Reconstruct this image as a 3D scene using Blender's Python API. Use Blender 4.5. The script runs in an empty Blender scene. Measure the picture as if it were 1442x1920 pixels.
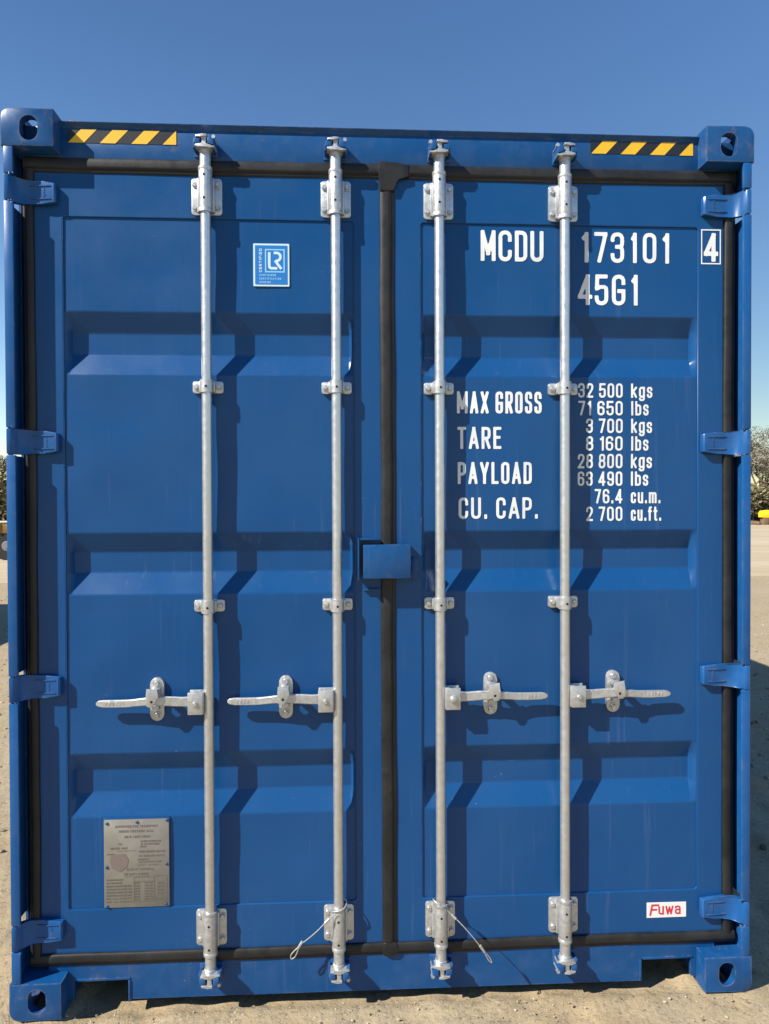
import bpy, bmesh, math, random
from mathutils import Vector, Matrix
import numpy as np
random.seed(7)
rng = np.random.default_rng(11)
scene = bpy.context.scene
C = scene.collection
R = math.radians

# ------------------------------------------------------------------ camera
yaw, pitch, roll = 0.0539, -0.0126, -0.0036
cam = bpy.data.cameras.new('camera'); cam_o = bpy.data.objects.new('camera', cam); C.objects.link(cam_o)
fw = Vector((math.sin(yaw)*math.cos(pitch), math.cos(yaw)*math.cos(pitch), math.sin(pitch)))
rt = Vector((math.cos(yaw), -math.sin(yaw), 0)); up = rt.cross(fw)
r2 = rt*math.cos(roll) + up*math.sin(roll); u2 = -rt*math.sin(roll) + up*math.cos(roll)
m3 = Matrix((r2, u2, -fw)).transposed()
cam_o.matrix_world = Matrix.Translation((1.0788, -2.3066, 1.6503)) @ m3.to_4x4()
cam.sensor_fit = 'HORIZONTAL'; cam.sensor_width = 36.0; cam.lens = 36.0*1333.2/1442.0
cam.clip_start = 0.05; cam.clip_end = 3000
scene.camera = cam_o

# ------------------------------------------------------------------ light
SUN_EL, SUN_ALPHA = R(41.0), R(61.0)          # elevation; angle left of the door normal
to_sun = Vector((-math.cos(SUN_EL)*math.sin(SUN_ALPHA), -math.cos(SUN_EL)*math.cos(SUN_ALPHA), math.sin(SUN_EL)))
world = bpy.data.worlds.new('World'); scene.world = world; world.use_nodes = True
wn = world.node_tree; bg = wn.nodes['Background']
sky = wn.nodes.new('ShaderNodeTexSky'); sky.sky_type = 'NISHITA'; sky.sun_disc = False
sky.sun_elevation = SUN_EL; sky.sun_rotation = math.pi - SUN_ALPHA
sky.altitude = 50; sky.air_density = 1.3; sky.dust_density = 0.0; sky.ozone_density = 2.6
hs = wn.nodes.new('ShaderNodeHueSaturation'); hs.inputs['Saturation'].default_value = 1.22; hs.inputs['Hue'].default_value = 0.508
wn.links.new(sky.outputs[0], hs.inputs['Color']); wn.links.new(hs.outputs[0], bg.inputs[0]); bg.inputs[1].default_value = 0.077
sun = bpy.data.lights.new('sun', 'SUN'); sun.energy = 5.0; sun.angle = R(0.53); sun.color = (1.0, 0.955, 0.88)
sun_o = bpy.data.objects.new('sun', sun); C.objects.link(sun_o)
sun_o.rotation_euler = to_sun.to_track_quat('Z', 'Y').to_euler()
vs = scene.view_settings
vs.view_transform = 'Standard'; vs.look = 'None'; vs.gamma = 1; vs.use_curve_mapping = False; vs.exposure = 0.84

# ------------------------------------------------------------------ material helpers
class NT:
    def __init__(s, name):
        s.m = bpy.data.materials.new(name); s.m.use_nodes = True
        s.t = s.m.node_tree; s.b = s.t.nodes['Principled BSDF']
        s.geo = None
    def n(s, typ, **kw):
        k = s.t.nodes.new(typ)
        for a, v in kw.items(): setattr(k, a, v)
        return k
    def l(s, a, b): s.t.links.new(a, b)
    def pos(s, scale=(1,1,1), rot=(0,0,0), obj=False):
        if obj: src = s.n('ShaderNodeTexCoord').outputs['Object']
        else:
            if s.geo is None: s.geo = s.n('ShaderNodeNewGeometry')
            src = s.geo.outputs['Position']
        mp = s.n('ShaderNodeMapping'); mp.inputs['Scale'].default_value = scale; mp.inputs['Rotation'].default_value = rot
        s.l(src, mp.inputs[0]); return mp.outputs[0]
    def noise(s, vec, scale, detail=4, rough=.55, dist=0):
        k = s.n('ShaderNodeTexNoise'); k.inputs['Scale'].default_value = scale
        k.inputs['Detail'].default_value = detail; k.inputs['Roughness'].default_value = rough
        k.inputs['Distortion'].default_value = dist
        s.l(vec, k.inputs['Vector']); return k.outputs['Fac']
    def ramp(s, fac, stops):
        k = s.n('ShaderNodeValToRGB'); cr = k.color_ramp
        while len(cr.elements) < len(stops): cr.elements.new(.5)
        for e, (p, c) in zip(cr.elements, stops):
            e.position = p; e.color = (c, c, c, 1) if isinstance(c, (int, float)) else (*c, 1)
        s.l(fac, k.inputs[0]); return k.outputs[0]
    def mix(s, fac, a, b, mode='MIX'):
        k = s.n('ShaderNodeMix', data_type='RGBA', blend_type=mode)
        for v, i in ((fac, 0), (a, 6), (b, 7)):
            if hasattr(v, 'is_output'): s.l(v, k.inputs[i])
            elif i == 0: k.inputs[0].default_value = v
            else: k.inputs[i].default_value = (*v, 1)
        return k.outputs[2]
    def math(s, op, a, b=None, clamp=False):
        k = s.n('ShaderNodeMath', operation=op, use_clamp=clamp)
        for i, v in ((0, a), (1, b)):
            if v is None: continue
            if hasattr(v, 'is_output'): s.l(v, k.inputs[i])
            else: k.inputs[i].default_value = v
        return k.outputs[0]
    def bump(s, h, strength, dist, prev=None):
        k = s.n('ShaderNodeBump'); k.inputs['Strength'].default_value = strength; k.inputs['Distance'].default_value = dist
        s.l(h, k.inputs['Height'])
        if prev is not None: s.l(prev, k.inputs['Normal'])
        return k.outputs[0]
    def put(s, color=None, rough=None, metal=None, normal=None, spec=None, coat=None):
        for v, i in ((color, 'Base Color'), (rough, 'Roughness'), (metal, 'Metallic'), (normal, 'Normal'),
                     (spec, 'Specular IOR Level'), (coat, 'Coat Weight')):
            if v is None: continue
            if hasattr(v, 'is_output'): s.l(v, s.b.inputs[i])
            elif isinstance(v, tuple): s.b.inputs[i].default_value = (*v, 1)
            else: s.b.inputs[i].default_value = v
        return s.m

def blue_paint(name, rust=0.0, dirt=0.35, base=(.0016, .0505, .166)):
    k = NT(name)
    big = k.noise(k.pos((1, 1, .6)), 2.2, 3)
    c = k.mix(k.ramp(big, [(.3, 0.0), (.7, 1.0)]), base, (base[0]*1.7+.004, base[1]*1.12, base[2]*1.05))
    fine = k.noise(k.pos(), 160, 3)
    # chalky dust film and vertical rain streaks
    streak = k.noise(k.pos((55, 55, 1.6)), 1.0, 4, .6)
    patch = k.noise(k.pos(), 1.7, 4, .6)
    st = k.math('MULTIPLY', k.ramp(streak, [(.60, 0.0), (.84, 1.0)]), k.ramp(patch, [(.42, 0.0), (.7, 1.0)]))
    c = k.mix(k.math('MULTIPLY', st, dirt), c, (.17, .20, .25))
    film = k.ramp(k.noise(k.pos(), 3.0, 6, .6), [(.45, 0.0), (.95, 1.0)])
    c = k.mix(k.math('MULTIPLY', film, dirt*.16), c, (.10, .17, .30))
    rs = k.math('MULTIPLY', k.ramp(k.noise(k.pos((90, 90, 2.2)), 1.0, 3, .6), [(.62, 0.0), (.76, 1.0)]), k.ramp(k.noise(k.pos((1, 1, 1)), 2.6, 3), [(.52, 0.0), (.66, 1.0)]))
    c = k.mix(k.math('MULTIPLY', rs, dirt*.42), c, (.17, .115, .085))
    # scratches / chips
    chip = k.ramp(k.noise(k.pos((1, 1, 1)), 75, 2, .5), [(.745, 0.0), (.765, 1.0)])
    area = k.ramp(k.noise(k.pos(), 3.1, 2), [(.6, 0.0), (.68, 1.0)])
    cm = k.math('MULTIPLY', chip, area)
    c = k.mix(k.math('MULTIPLY', cm, .6), c, (.26, .27, .30))
    sc = k.noise(k.pos((14, 14, 260), (0, .5, .0)), 1.0, 2, .5); sa = k.noise(k.pos(), 4.3, 2)
    scm = k.math('MULTIPLY', k.ramp(sc, [(.735, 0.0), (.75, 1.0)]), k.ramp(sa, [(.56, 0.0), (.66, 1.0)]))
    c = k.mix(k.math('MULTIPLY', scm, .45), c, (.16, .20, .28))
    if rust > .1:
        bv = k.n('ShaderNodeBevel'); bv.samples = 4; bv.inputs['Radius'].default_value = .007
        if k.geo is None: k.pos()
        dt = k.n('ShaderNodeVectorMath', operation='DOT_PRODUCT'); k.l(bv.outputs[0], dt.inputs[0]); k.l(k.geo.outputs['Normal'], dt.inputs[1])
        ed = k.ramp(k.math('SUBTRACT', 1.0, dt.outputs['Value']), [(.03, 0.0), (.12, 1.0)])
        em = k.math('MULTIPLY', ed, k.ramp(k.noise(k.pos(), 26, 5, .7), [(.50-.10*rust, 0.0), (.60-.06*rust, 1.0)]))
        c = k.mix(k.math('MULTIPLY', em, .35+.45*rust), c, (.17, .145, .125))
    if rust:
        rn = k.noise(k.pos(), 34, 6, .7); rb = k.noise(k.pos(), 9, 3)
        rm = k.math('MULTIPLY', k.ramp(rn, [(.5, 0.0), (.66, 1.0)]), k.ramp(rb, [(.62-.16*rust, 0.0), (.8-.16*rust, 1.0)]))
        c = k.mix(k.math('MULTIPLY', rm, min(1, .35+rust*.4)), c, (.15, .115, .095))
        wn2 = k.ramp(k.noise(k.pos(), 14, 5, .6), [(.45, 0.0), (.75, 1.0)])
        c = k.mix(k.math('MULTIPLY', wn2, .07), c, (.20, .24, .32))
    rough = k.ramp(k.noise(k.pos(), 5, 5, .6), [(.3, .27), (.75, .42)])
    b1 = k.bump(k.noise(k.pos(), 3.4, 2, .4), .10, .05)
    b2 = k.bump(fine, .10, .001, b1)
    return k.put(c, rough, 0.0, b2, .3)
M = {}
M['blue'] = blue_paint('blue_container_paint')
M['blue_cast'] = blue_paint('blue_worn_casting_paint', rust=.75, dirt=.5)
M['blue_hw'] = blue_paint('blue_hinge_paint', rust=.12, dirt=.25, base=(.004, .066, .215))
M['blue_rail'] = blue_paint('blue_rail_paint', rust=.15, dirt=.3)

k = NT('galvanised_steel')
f = k.noise(k.pos(), 45, 6, .65); v = k.noise(k.pos((30, 30, 2)), 1.2, 4)
c = k.mix(k.ramp(f, [(.3, 0.0), (.75, 1.0)]), (.50, .51, .515), (.61, .62, .63))
c = k.mix(k.math('MULTIPLY', k.ramp(v, [(.5, 0.0), (.72, 1.0)]), .30), c, (.42, .40, .35))
M['zinc'] = k.put(c, k.ramp(f, [(.3, .30), (.8, .46)]), .8, k.bump(k.noise(k.pos(), 160, 3), .1, .0006), .5)
k = NT('cast_zinc_fitting')
f = k.noise(k.pos(), 70, 6, .7)
c = k.mix(k.ramp(f, [(.35, 0.0), (.75, 1.0)]), (.40, .405, .405), (.58, .585, .585))
M['cast'] = k.put(c, k.ramp(f, [(.3, .36), (.8, .55)]), .7, k.bump(k.noise(k.pos(), 130, 3), .2, .001), .5)
k = NT('rust_crust'); M['rust'] = k.put(k.mix(k.noise(k.pos(), 90, 4), (.15, .10, .07), (.30, .23, .17)), .9)
k = NT('hole_shade_and_floor_black'); M['dark'] = k.put((.006, .006, .007), .9)  # near-black: paints the shade inside small holes as discs, also colours the floor
k = NT('black_rubber_gasket')
f = k.noise(k.pos(), 30, 6, .65); g = k.ramp(k.noise(k.pos(), 5, 4), [(.45, 0.0), (.75, 1.0)])
c = k.mix(k.ramp(f, [(.3, 0.0), (.8, 1.0)]), (.007, .007, .0075), (.015, .015, .0155))
c = k.mix(k.math('MULTIPLY', g, .16), c, (.08, .078, .072))
M['rubber'] = k.put(c, k.ramp(f, [(.3, .42), (.8, .62)]), 0, k.bump(f, .2, .002), .35)
k = NT('white_marking_paint')
c = k.mix(k.ramp(k.noise(k.pos(), 12, 5), [(.4, 0.0), (.8, 1.0)]), (.70, .70, .68), (.52, .55, .58))
M['white'] = k.put(c, .5)
M['yellow'] = NT('yellow_hazard_film').put((.66, .39, .012), .45)
M['black'] = NT('black_hazard_film').put((.012, .012, .014), .4)
M['sticker_blue'] = NT('bright_blue_sticker').put((.01, .145, .44), .4)
M['sticker_white'] = NT('pale_blue_white_print').put((.46, .60, .66), .5)
M['sticker_line'] = NT('light_blue_print').put((.20, .46, .72), .5)
M['label_white'] = NT('white_label').put((.66, .65, .63), .5)
M['label_red'] = NT('red_print').put((.52, .02, .04), .5)
k = NT('aluminium_data_plate')
c = k.mix(k.ramp(k.noise(k.pos(), 18, 5), [(.3, 0.0), (.7, 1.0)]), (.19, .175, .15), (.25, .232, .20))
M['plate'] = k.put(c, .5, .35)
M['plate_ink'] = NT('engraved_plate_print').put((.11, .095, .08), .7)
M['plate_mask'] = NT('brown_rubbed_patch').put((.15, .115, .10), .7)
k = NT('braided_wire')
M['wire'] = k.put((.42, .41, .38), .45, .6, k.bump(k.noise(k.pos(), 400, 2), .5, .001))
k = NT('compacted_sandy_gravel')
p = k.pos()
n1 = k.noise(p, 1.3, 5, .6); n2 = k.noise(p, 11, 8, .7); n3 = k.noise(p, 150, 3, .6)
vor = k.n('ShaderNodeTexVoronoi'); vor.inputs['Scale'].default_value = 95; k.l(p, vor.inputs['Vector'])
c = k.mix(k.ramp(n2, [(.3, 0.0), (.7, 1.0)]), (.27, .20, .113), (.375, .288, .17))
c = k.mix(k.math('MULTIPLY', k.ramp(n1, [(.4, 0.0), (.7, 1.0)]), .55), c, (.34, .29, .205))
c = k.mix(k.math('MULTIPLY', k.ramp(vor.outputs['Color'], [(.62, 0.0), (.8, 1.0)]), .45), c, (.20, .165, .12))
c = k.mix(k.ramp(n3, [(.60, 0.0), (.74, 1.0)]), c, (.47, .41, .30))
n4 = k.noise(p, 42, 5, .7)
c = k.mix(k.math('MULTIPLY', k.ramp(n4, [(.34, 1.0), (.44, 0.0)]), .7), c, (.12, .095, .065))
b1 = k.bump(n2, .5, .02); b2 = k.bump(n4, .6, .006, b1); b3 = k.bump(n3, .7, .0025, b2)
M['ground'] = k.put(c, .92, 0, b3, .25)
k = NT('pale_worn_concrete')
p = k.pos(); n = k.noise(k.pos((.12, .5, 1)), 1.1, 7, .7)
c = k.mix(k.ramp(n, [(.35, 0.0), (.65, 1.0)]), (.36, .28, .17), (.45, .37, .25))
M['concrete'] = k.put(c, .9, 0, k.bump(k.noise(p, 8, 6), .3, .02), .2)
k = NT('pebble_stone')
oi = k.n('ShaderNodeNewGeometry')
c = k.ramp(oi.outputs['Random Per Island'], [(0, (.12, .09, .07)), (.35, (.25, .19, .12)), (.75, (.36, .28, .17)), (1, (.46, .40, .30))])
M['pebble'] = k.put(c, .85, 0, k.bump(k.noise(k.pos(), 120, 3), .4, .002), .3)
def leafy(name, stops, rough=.7, trans=.0):
    k = NT(name); g = k.n('ShaderNodeNewGeometry')
    c = k.ramp(g.outputs['Random Per Island'], stops)
    return k.put(c, rough, 0, None, .2)
M['blossom'] = leafy('pale_blossom_and_buds', [(0, (.11, .09, .065)), (.4, (.19, .165, .12)), (.75, (.28, .26, .20)), (1, (.38, .36, .30))])
M['ivy'] = leafy('dark_ivy_leaves', [(0, (.025, .045, .012)), (.6, (.05, .085, .025)), (1, (.09, .13, .05))])
M['scrub'] = leafy('olive_scrub', [(0, (.06, .055, .025)), (.35, (.13, .115, .055)), (.7, (.22, .185, .10)), (1, (.33, .28, .17))])
k = NT('grey_bark'); M['bark'] = k.put(k.mix(k.noise(k.pos(), 20, 5), (.07, .055, .04), (.17, .14, .11)), .9, 0, None, .2)
k = NT('brown_rubble_soil'); M['soil'] = k.put(k.mix(k.noise(k.pos(), 3, 6, .7), (.11, .065, .04), (.24, .16, .10)), .95, 0, None, .2)
k = NT('ochre_machine_paint'); M['ochre'] = k.put(k.mix(k.noise(k.pos(), 6, 6), (.20, .105, .015), (.27, .15, .03)), .6)
M['tyre'] = NT('black_tyre_rubber').put((.012, .012, .013), .8)
M['hub'] = NT('dusty_grey_hub').put((.17, .16, .15), .7)
M['rail_white'] = NT('white_rail_paint').put((.72, .68, .60), .5)
M['bright_yellow'] = NT('bright_yellow_plastic').put((.75, .50, .01), .5)
M['grey_steel'] = NT('grey_shadow_box_paint').put((.20, .22, .23), .5)

# ------------------------------------------------------------------ mesh helpers
def new_ob(name, me, mat=None, parent=None, smooth=38):
    if mat is not None:
        for mm in (mat if isinstance(mat, (list, tuple)) else [mat]): me.materials.append(M[mm] if isinstance(mm, str) else mm)
    o = bpy.data.objects.new(name, me); C.objects.link(o)
    if parent is not None: o.parent = parent
    if smooth:
        me.shade_smooth(); me.set_sharp_from_angle(angle=R(smooth))
    return o
def finish(bm, name, mat, parent=None, smooth=38):
    bmesh.ops.recalc_face_normals(bm, faces=bm.faces)
    me = bpy.data.meshes.new(name); bm.to_mesh(me); bm.free()
    return new_ob(name, me, mat, parent, smooth)
def box(bm, x0, x1, y0, y1, z0, z1, bev=0.0, mi=0, seg=2, mat4=None):
    r = bmesh.ops.create_cube(bm, size=1.0)
    vs_ = r['verts']
    for v in vs_: v.co = Vector((x0+(v.co.x+.5)*(x1-x0), y0+(v.co.y+.5)*(y1-y0), z0+(v.co.z+.5)*(z1-z0)))
    fs = set(f for v in vs_ for f in v.link_faces)
    if bev > 0:
        es = list({e for v in vs_ for e in v.link_edges})
        rr = bmesh.ops.bevel(bm, geom=es, offset=bev, segments=seg, affect='EDGES', profile=.5)
        fs |= set(rr['faces']); vs_ = list({v for f in rr['faces'] for v in f.verts} | {v for v in vs_ if v.is_valid})
    for f_ in fs:
        if f_.is_valid: f_.material_index = mi
    if mat4 is not None:
        for v in vs_:
            if v.is_valid: v.co = mat4 @ v.co
    return vs_
def cyl(bm, p0, p1, r0, r1=None, seg=20, mi=0, caps=True):
    r1 = r0 if r1 is None else r1
    p0, p1 = Vector(p0), Vector(p1); d = (p1-p0).normalized()
    a = d.orthogonal().normalized(); b = d.cross(a)
    A = [bm.verts.new(p0 + (a*math.cos(t)+b*math.sin(t))*r0) for t in [2*math.pi*i/seg for i in range(seg)]]
    B = [bm.verts.new(p1 + (a*math.cos(t)+b*math.sin(t))*r1) for t in [2*math.pi*i/seg for i in range(seg)]]
    for i in range(seg):
        f_ = bm.faces.new((A[i], A[(i+1) % seg], B[(i+1) % seg], B[i])); f_.material_index = mi
    if caps:
        for L in (A[::-1], B): bm.faces.new(L).material_index = mi
def lathe(bm, cx, cy, prof, seg=24, mi=0, cap=True):
    """prof: list of (radius, z) from bottom to top"""
    rings = []
    for r_, z in prof:
        rings.append([bm.verts.new((cx+r_*math.cos(2*math.pi*i/seg), cy+r_*math.sin(2*math.pi*i/seg), z)) for i in range(seg)])
    for A, B in zip(rings, rings[1:]):
        for i in range(seg):
            bm.faces.new((A[i], A[(i+1) % seg], B[(i+1) % seg], B[i])).material_index = mi
    if cap:
        bm.faces.new(rings[0][::-1]).material_index = mi; bm.faces.new(rings[-1]).material_index = mi
def prism(bm, pts, y0, y1, mi=0, bev=0.0):
    """polygon (x,z) extruded along y, optional bevel of the front rim"""
    A = [bm.verts.new((x, y0, z)) for x, z in pts]; B = [bm.verts.new((x, y1, z)) for x, z in pts]
    n = len(pts); fs = []
    f0 = bm.faces.new(A); f1 = bm.faces.new(B[::-1]); fs += [f0, f1]
    for i in range(n): fs.append(bm.faces.new((A[i], B[i], B[(i+1) % n], A[(i+1) % n])))
    for f_ in fs: f_.material_index = mi
    if bev:
        rr = bmesh.ops.bevel(bm, geom=list(f0.edges), offset=bev, segments=2, affect='EDGES', profile=.5)
        for f_ in rr['faces']: f_.material_index = mi
def rrect(x0, x1, z0, z1, r, n=5, corners='abcd'):
    pts = []
    for tag_, cx, cz, a0 in (('a', x1-r, z1-r, 0), ('b', x0+r, z1-r, 90), ('c', x0+r, z0+r, 180), ('d', x1-r, z0+r, 270)):
        if tag_ in corners:
            for i in range(n+1):
                t = R(a0+90*i/n); pts.append((cx+r*math.cos(t), cz+r*math.sin(t)))
        else:
            pts.append((x1 if tag_ in 'ad' else x0, z1 if tag_ in 'ab' else z0))
    return pts
def plate(name, outer, holes, y0, y1, mat, parent=None, bevel=.0):
    """flat plate with holes in the xz plane, from a filled 2D curve"""
    cu = bpy.data.curves.new(name, 'CURVE'); cu.dimensions = '2D'; cu.fill_mode = 'BOTH'
    cu.extrude = abs(y1-y0)/2 - bevel; cu.bevel_depth = bevel; cu.bevel_resolution = 1; cu.offset = -bevel
    for L in [outer]+holes:
        s = cu.splines.new('POLY'); s.points.add(len(L)-1); s.use_cyclic_u = True
        for q, (x, z) in zip(s.points, L): q.co = (x, z, 0, 1)
    tmp = bpy.data.objects.new('tmp', cu); C.objects.link(tmp)
    dg = bpy.context.evaluated_depsgraph_get(); me = bpy.data.meshes.new_from_object(tmp.evaluated_get(dg))
    bpy.data.objects.remove(tmp)
    yc = (y0+y1)/2
    for v in me.vertices: x, z, h = v.co; v.co = (x, yc - h, z)
    me.name = name; me.materials.clear()
    return new_ob(name, me, mat, parent)
def empty(name, loc=(0, 0, 0)):
    o = bpy.data.objects.new(name, None); C.objects.link(o); o.location = loc; o.empty_display_size = .2
    return o
def tag(o, label=None, cat=None, group=None, kind=None):
    if label: o['label'] = label
    if cat: o['category'] = cat
    if group: o['group'] = group
    if kind: o['kind'] = kind
    return o
def copy_child(o, parent, loc):
    c_ = o.copy(); C.objects.link(c_); c_.parent = parent; c_.location = Vector(o.location)+Vector(loc)
    for ch in list(o.children):
        d = ch.copy(); C.objects.link(d); d.parent = c_
    return c_

# ------------------------------------------------------------------ ground
def axis(lo, hi, fine, near, far_n):
    a = list(np.arange(lo, hi+1e-6, fine)); g = []
    d = fine
    x = hi
    while x < 900: d *= 1.28; x += d; g.append(x)
    x = lo; d = fine; h = []
    while x > -900: d *= 1.28; x -= d; h.append(x)
    return np.array(h[::-1]+a+g)
gx = axis(-1.2, 3.8, .03, 0, 0); gy = axis(-1.6, 1.2, .03, 0, 0)
X, Y = np.meshgrid(gx, gy)
def smooth_noise(X, Y, amp, wl, seed):
    r_ = np.random.default_rng(seed); z = np.zeros_like(X)
    for i in range(10):
        a = r_.uniform(0, 2*np.pi); k_ = 2*np.pi/wl*r_.uniform(.6, 1.7); z += np.sin(k_*(X*np.cos(a)+Y*np.sin(a))+r_.uniform(0, 6.28))
    return z*amp/3.0
near = np.exp(-((X-1.2)/6)**2-((Y+.2)/6)**2)
Z = near*(smooth_noise(X, Y, .0035, .16, 3)+smooth_noise(X, Y, .004, .7, 4)) - .006
Z -= .022*((X > .2) & (X < 2.25) & (Y > .05) & (Y < 12))
H, W = X.shape
verts = np.stack([X.ravel(), Y.ravel(), Z.ravel()], 1)
idx = np.arange(H*W).reshape(H, W)
faces = np.stack([idx[:-1, :-1].ravel(), idx[:-1, 1:].ravel(), idx[1:, 1:].ravel(), idx[1:, :-1].ravel()], 1)
me = bpy.data.meshes.new('ground'); me.from_pydata(verts.tolist(), [], faces.tolist())
g = new_ob('ground', me, 'ground', None, 80); tag(g, 'sandy compacted gravel yard in sunlight under the container', kind='structure')
# pale concrete yard further back
bm = bmesh.new(); box(bm, -60, 90, 13.0, 47.5, -.3, .002)
o = finish(bm, 'concrete_apron', 'concrete', None, 0); tag(o, 'pale worn concrete yard stretching back behind the container', kind='structure')

def rocks(n, xr, yr, smin, smax, name, label, mat='pebble', pw=2.2, avoid=None, zbase=-.004):
    t = (1+5**.5)/2
    base = np.array([(-1, t, 0), (1, t, 0), (-1, -t, 0), (1, -t, 0), (0, -1, t), (0, 1, t), (0, -1, -t), (0, 1, -t), (t, 0, -1), (t, 0, 1), (-t, 0, -1), (-t, 0, 1)])/1.9
    fc = np.array([(0,11,5),(0,5,1),(0,1,7),(0,7,10),(0,10,11),(1,5,9),(5,11,4),(11,10,2),(10,7,6),(7,1,8),(3,9,4),(3,4,2),(3,2,6),(3,6,8),(3,8,9),(4,9,5),(2,4,11),(6,2,10),(8,6,7),(9,8,1)])
    px = rng.uniform(xr[0], xr[1], n); py = rng.uniform(yr[0], yr[1], n)
    s = smin+(smax-smin)*rng.random(n)**pw
    V = []
    for i in range(n):
        if avoid is not None and avoid(px[i], py[i]): continue
        q = base*(rng.uniform(.65, 1.2, (12, 1)))*s[i]*np.array([rng.uniform(.8, 1.3), rng.uniform(.8, 1.3), rng.uniform(.45, .8)])
        a = rng.uniform(0, 6.28); ca, sa = math.cos(a), math.sin(a)
        q = np.stack([q[:, 0]*ca-q[:, 1]*sa+px[i], q[:, 0]*sa+q[:, 1]*ca+py[i], q[:, 2]+zbase+s[i]*.15], 1); V.append(q)
    V = np.concatenate(V); m_ = len(V)//12
    F = (fc[None]+(np.arange(m_)*12)[:, None, None]).reshape(-1, 3)
    me = bpy.data.meshes.new(name); me.from_pydata(V.tolist(), [], F.tolist())
    o = new_ob(name, me, mat, None, 0); tag(o, label, kind='stuff'); return o
rocks(9000, (-.9, 3.5), (-1.4, .03), .0016, .0065, 'gravel', 'loose small grit and pebbles lying in front of the container', pw=4)
rocks(5000, (-7, -.03), (.9, 14), .004, .018, 'gravel', 'stones and grit on the ground left of the container', pw=3)
rocks(3500, (2.47, 7), (.9, 12), .004, .018, 'gravel', 'stones and grit in the shade right of the container', pw=3)

# ------------------------------------------------------------------ THE CONTAINER
WID, HGT, LEN = 2.438, 2.896, 12.19
F, PN, VD = .060, .0652, .0325
cont = empty('shipping_container', (0, 0, 0))
tag(cont, 'blue high-cube shipping container seen square on at its closed double doors', 'shipping container')

# --- corner castings (boolean of solid with pocket and apertures, done once, then mirrored)
def casting_mesh():
    bm = bmesh.new()
    pts = rrect(0, .162, 0, .118, .030, 8, 'b')       # outer top corner rounded
    prism(bm, pts, 0, .178, 0, .0025)
    me = bpy.data.meshes.new('c'); bmesh.ops.recalc_face_normals(bm, faces=bm.faces); bm.to_mesh(me); bm.free()
    a = bpy.data.objects.new('a', me); C.objects.link(a)
    cut = bmesh.new()
    box(cut, .026, .142, .028, .155, .024, .094, .012, 0, 3)
    me2 = bpy.data.meshes.new('k'); bmesh.ops.recalc_face_normals(cut, faces=cut.faces); cut.to_mesh(me2); cut.free()
    cutters = [me2]
    def stad(lo, hi, axis_, c0, c1, horiz):
        b_ = bmesh.new(); (u0, u1), (w0, w1) = lo, hi
        p_ = rrect(u0, u1, w0, w1, min(u1-u0, w1-w0)/2-.0005, 8)
        A = []; B = []
        for u, w in p_:
            if axis_ == 'y': A.append(b_.verts.new((u, c0, w))); B.append(b_.verts.new((u, c1, w)))
            if axis_ == 'x': A.append(b_.verts.new((c0, u, w))); B.append(b_.verts.new((c1, u, w)))
            if axis_ == 'z': A.append(b_.verts.new((u, w, c0))); B.append(b_.verts.new((u, w, c1)))
        n = len(p_); b_.faces.new(A); b_.faces.new(B[::-1])
        for i in range(n): b_.faces.new((A[i], B[i], B[(i+1) % n], A[(i+1) % n]))
        bmesh.ops.recalc_face_normals(b_, faces=b_.faces)
        mm = bpy.data.meshes.new('k'); b_.to_mesh(mm); b_.free(); return mm
    cutters.append(stad((.058, .114), (.018, .096), 'y', -.02, .05, False))
    cutters.append(stad((.062, .120), (.022, .094), 'x', -.02, .05, False))
    cutters.append(stad((.052, .116), (.030, .150), 'z', .07, .16, False))
    obs = []
    for cm_ in cutters:
        ko = bpy.data.objects.new('k', cm_); C.objects.link(ko); obs.append(ko)
        md = a.modifiers.new('b', 'BOOLEAN'); md.operation = 'DIFFERENCE'; md.object = ko; md.solver = 'EXACT'
    dg = bpy.context.evaluated_depsgraph_get(); res = bpy.data.meshes.new_from_object(a.evaluated_get(dg))
    for o_ in obs+[a]: bpy.data.objects.remove(o_)
    return res
cast = casting_mesh()
for (fx, fz) in ((0, 1), (1, 1), (0, 0), (1, 0)):
    for back in (0, 1):
        me = cast.copy(); me.name = 'corner_casting'
        flip = 1
        for v in me.vertices:
            x, y, z = v.co
            if fx: x = WID-x
            if fz: z = HGT-.118+z
            else: z = .118-z
            if back: y = LEN-y
            v.co = (x, y, z)
        if (fx + (1-fz) + back) % 2 == 1: me.flip_normals()
        new_ob('corner_casting', me, 'blue_cast', cont, 30)

# --- corner posts with notches for the hinge lugs
HZ = (2.650, 1.850, 1.060, .262)
def mx(x, side): return x if side == 0 else WID-x
def bxs(bm, side, x0, x1, *a, **k_):
    xa, xb = mx(x0, side), mx(x1, side); return box(bm, min(xa, xb), max(xa, xb), *a, **k_)
for side in (0, 1):
    bm = bmesh.new()
    zs = [HGT-.118]
    for h in HZ: zs += [h+.043, h-.043]
    zs += [.118]
    for i in range(0, len(zs), 2):
        z1, z0 = zs[i]-.0005, zs[i+1]+.0005
        bxs(bm, side, .007, .036, .001, .013, z0, z1, .0028)          # front flange
        bxs(bm, side, .009, .016, .011, .095, z0, z1)                 # outer web
    bxs(bm, side, .012, .020, .096, .20, .118, HGT-.118)
    bxs(bm, side, .020, .085, .112, .20, .118, HGT-.118)
    finish(bm, 'corner_post', 'blue_hw', cont)

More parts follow.
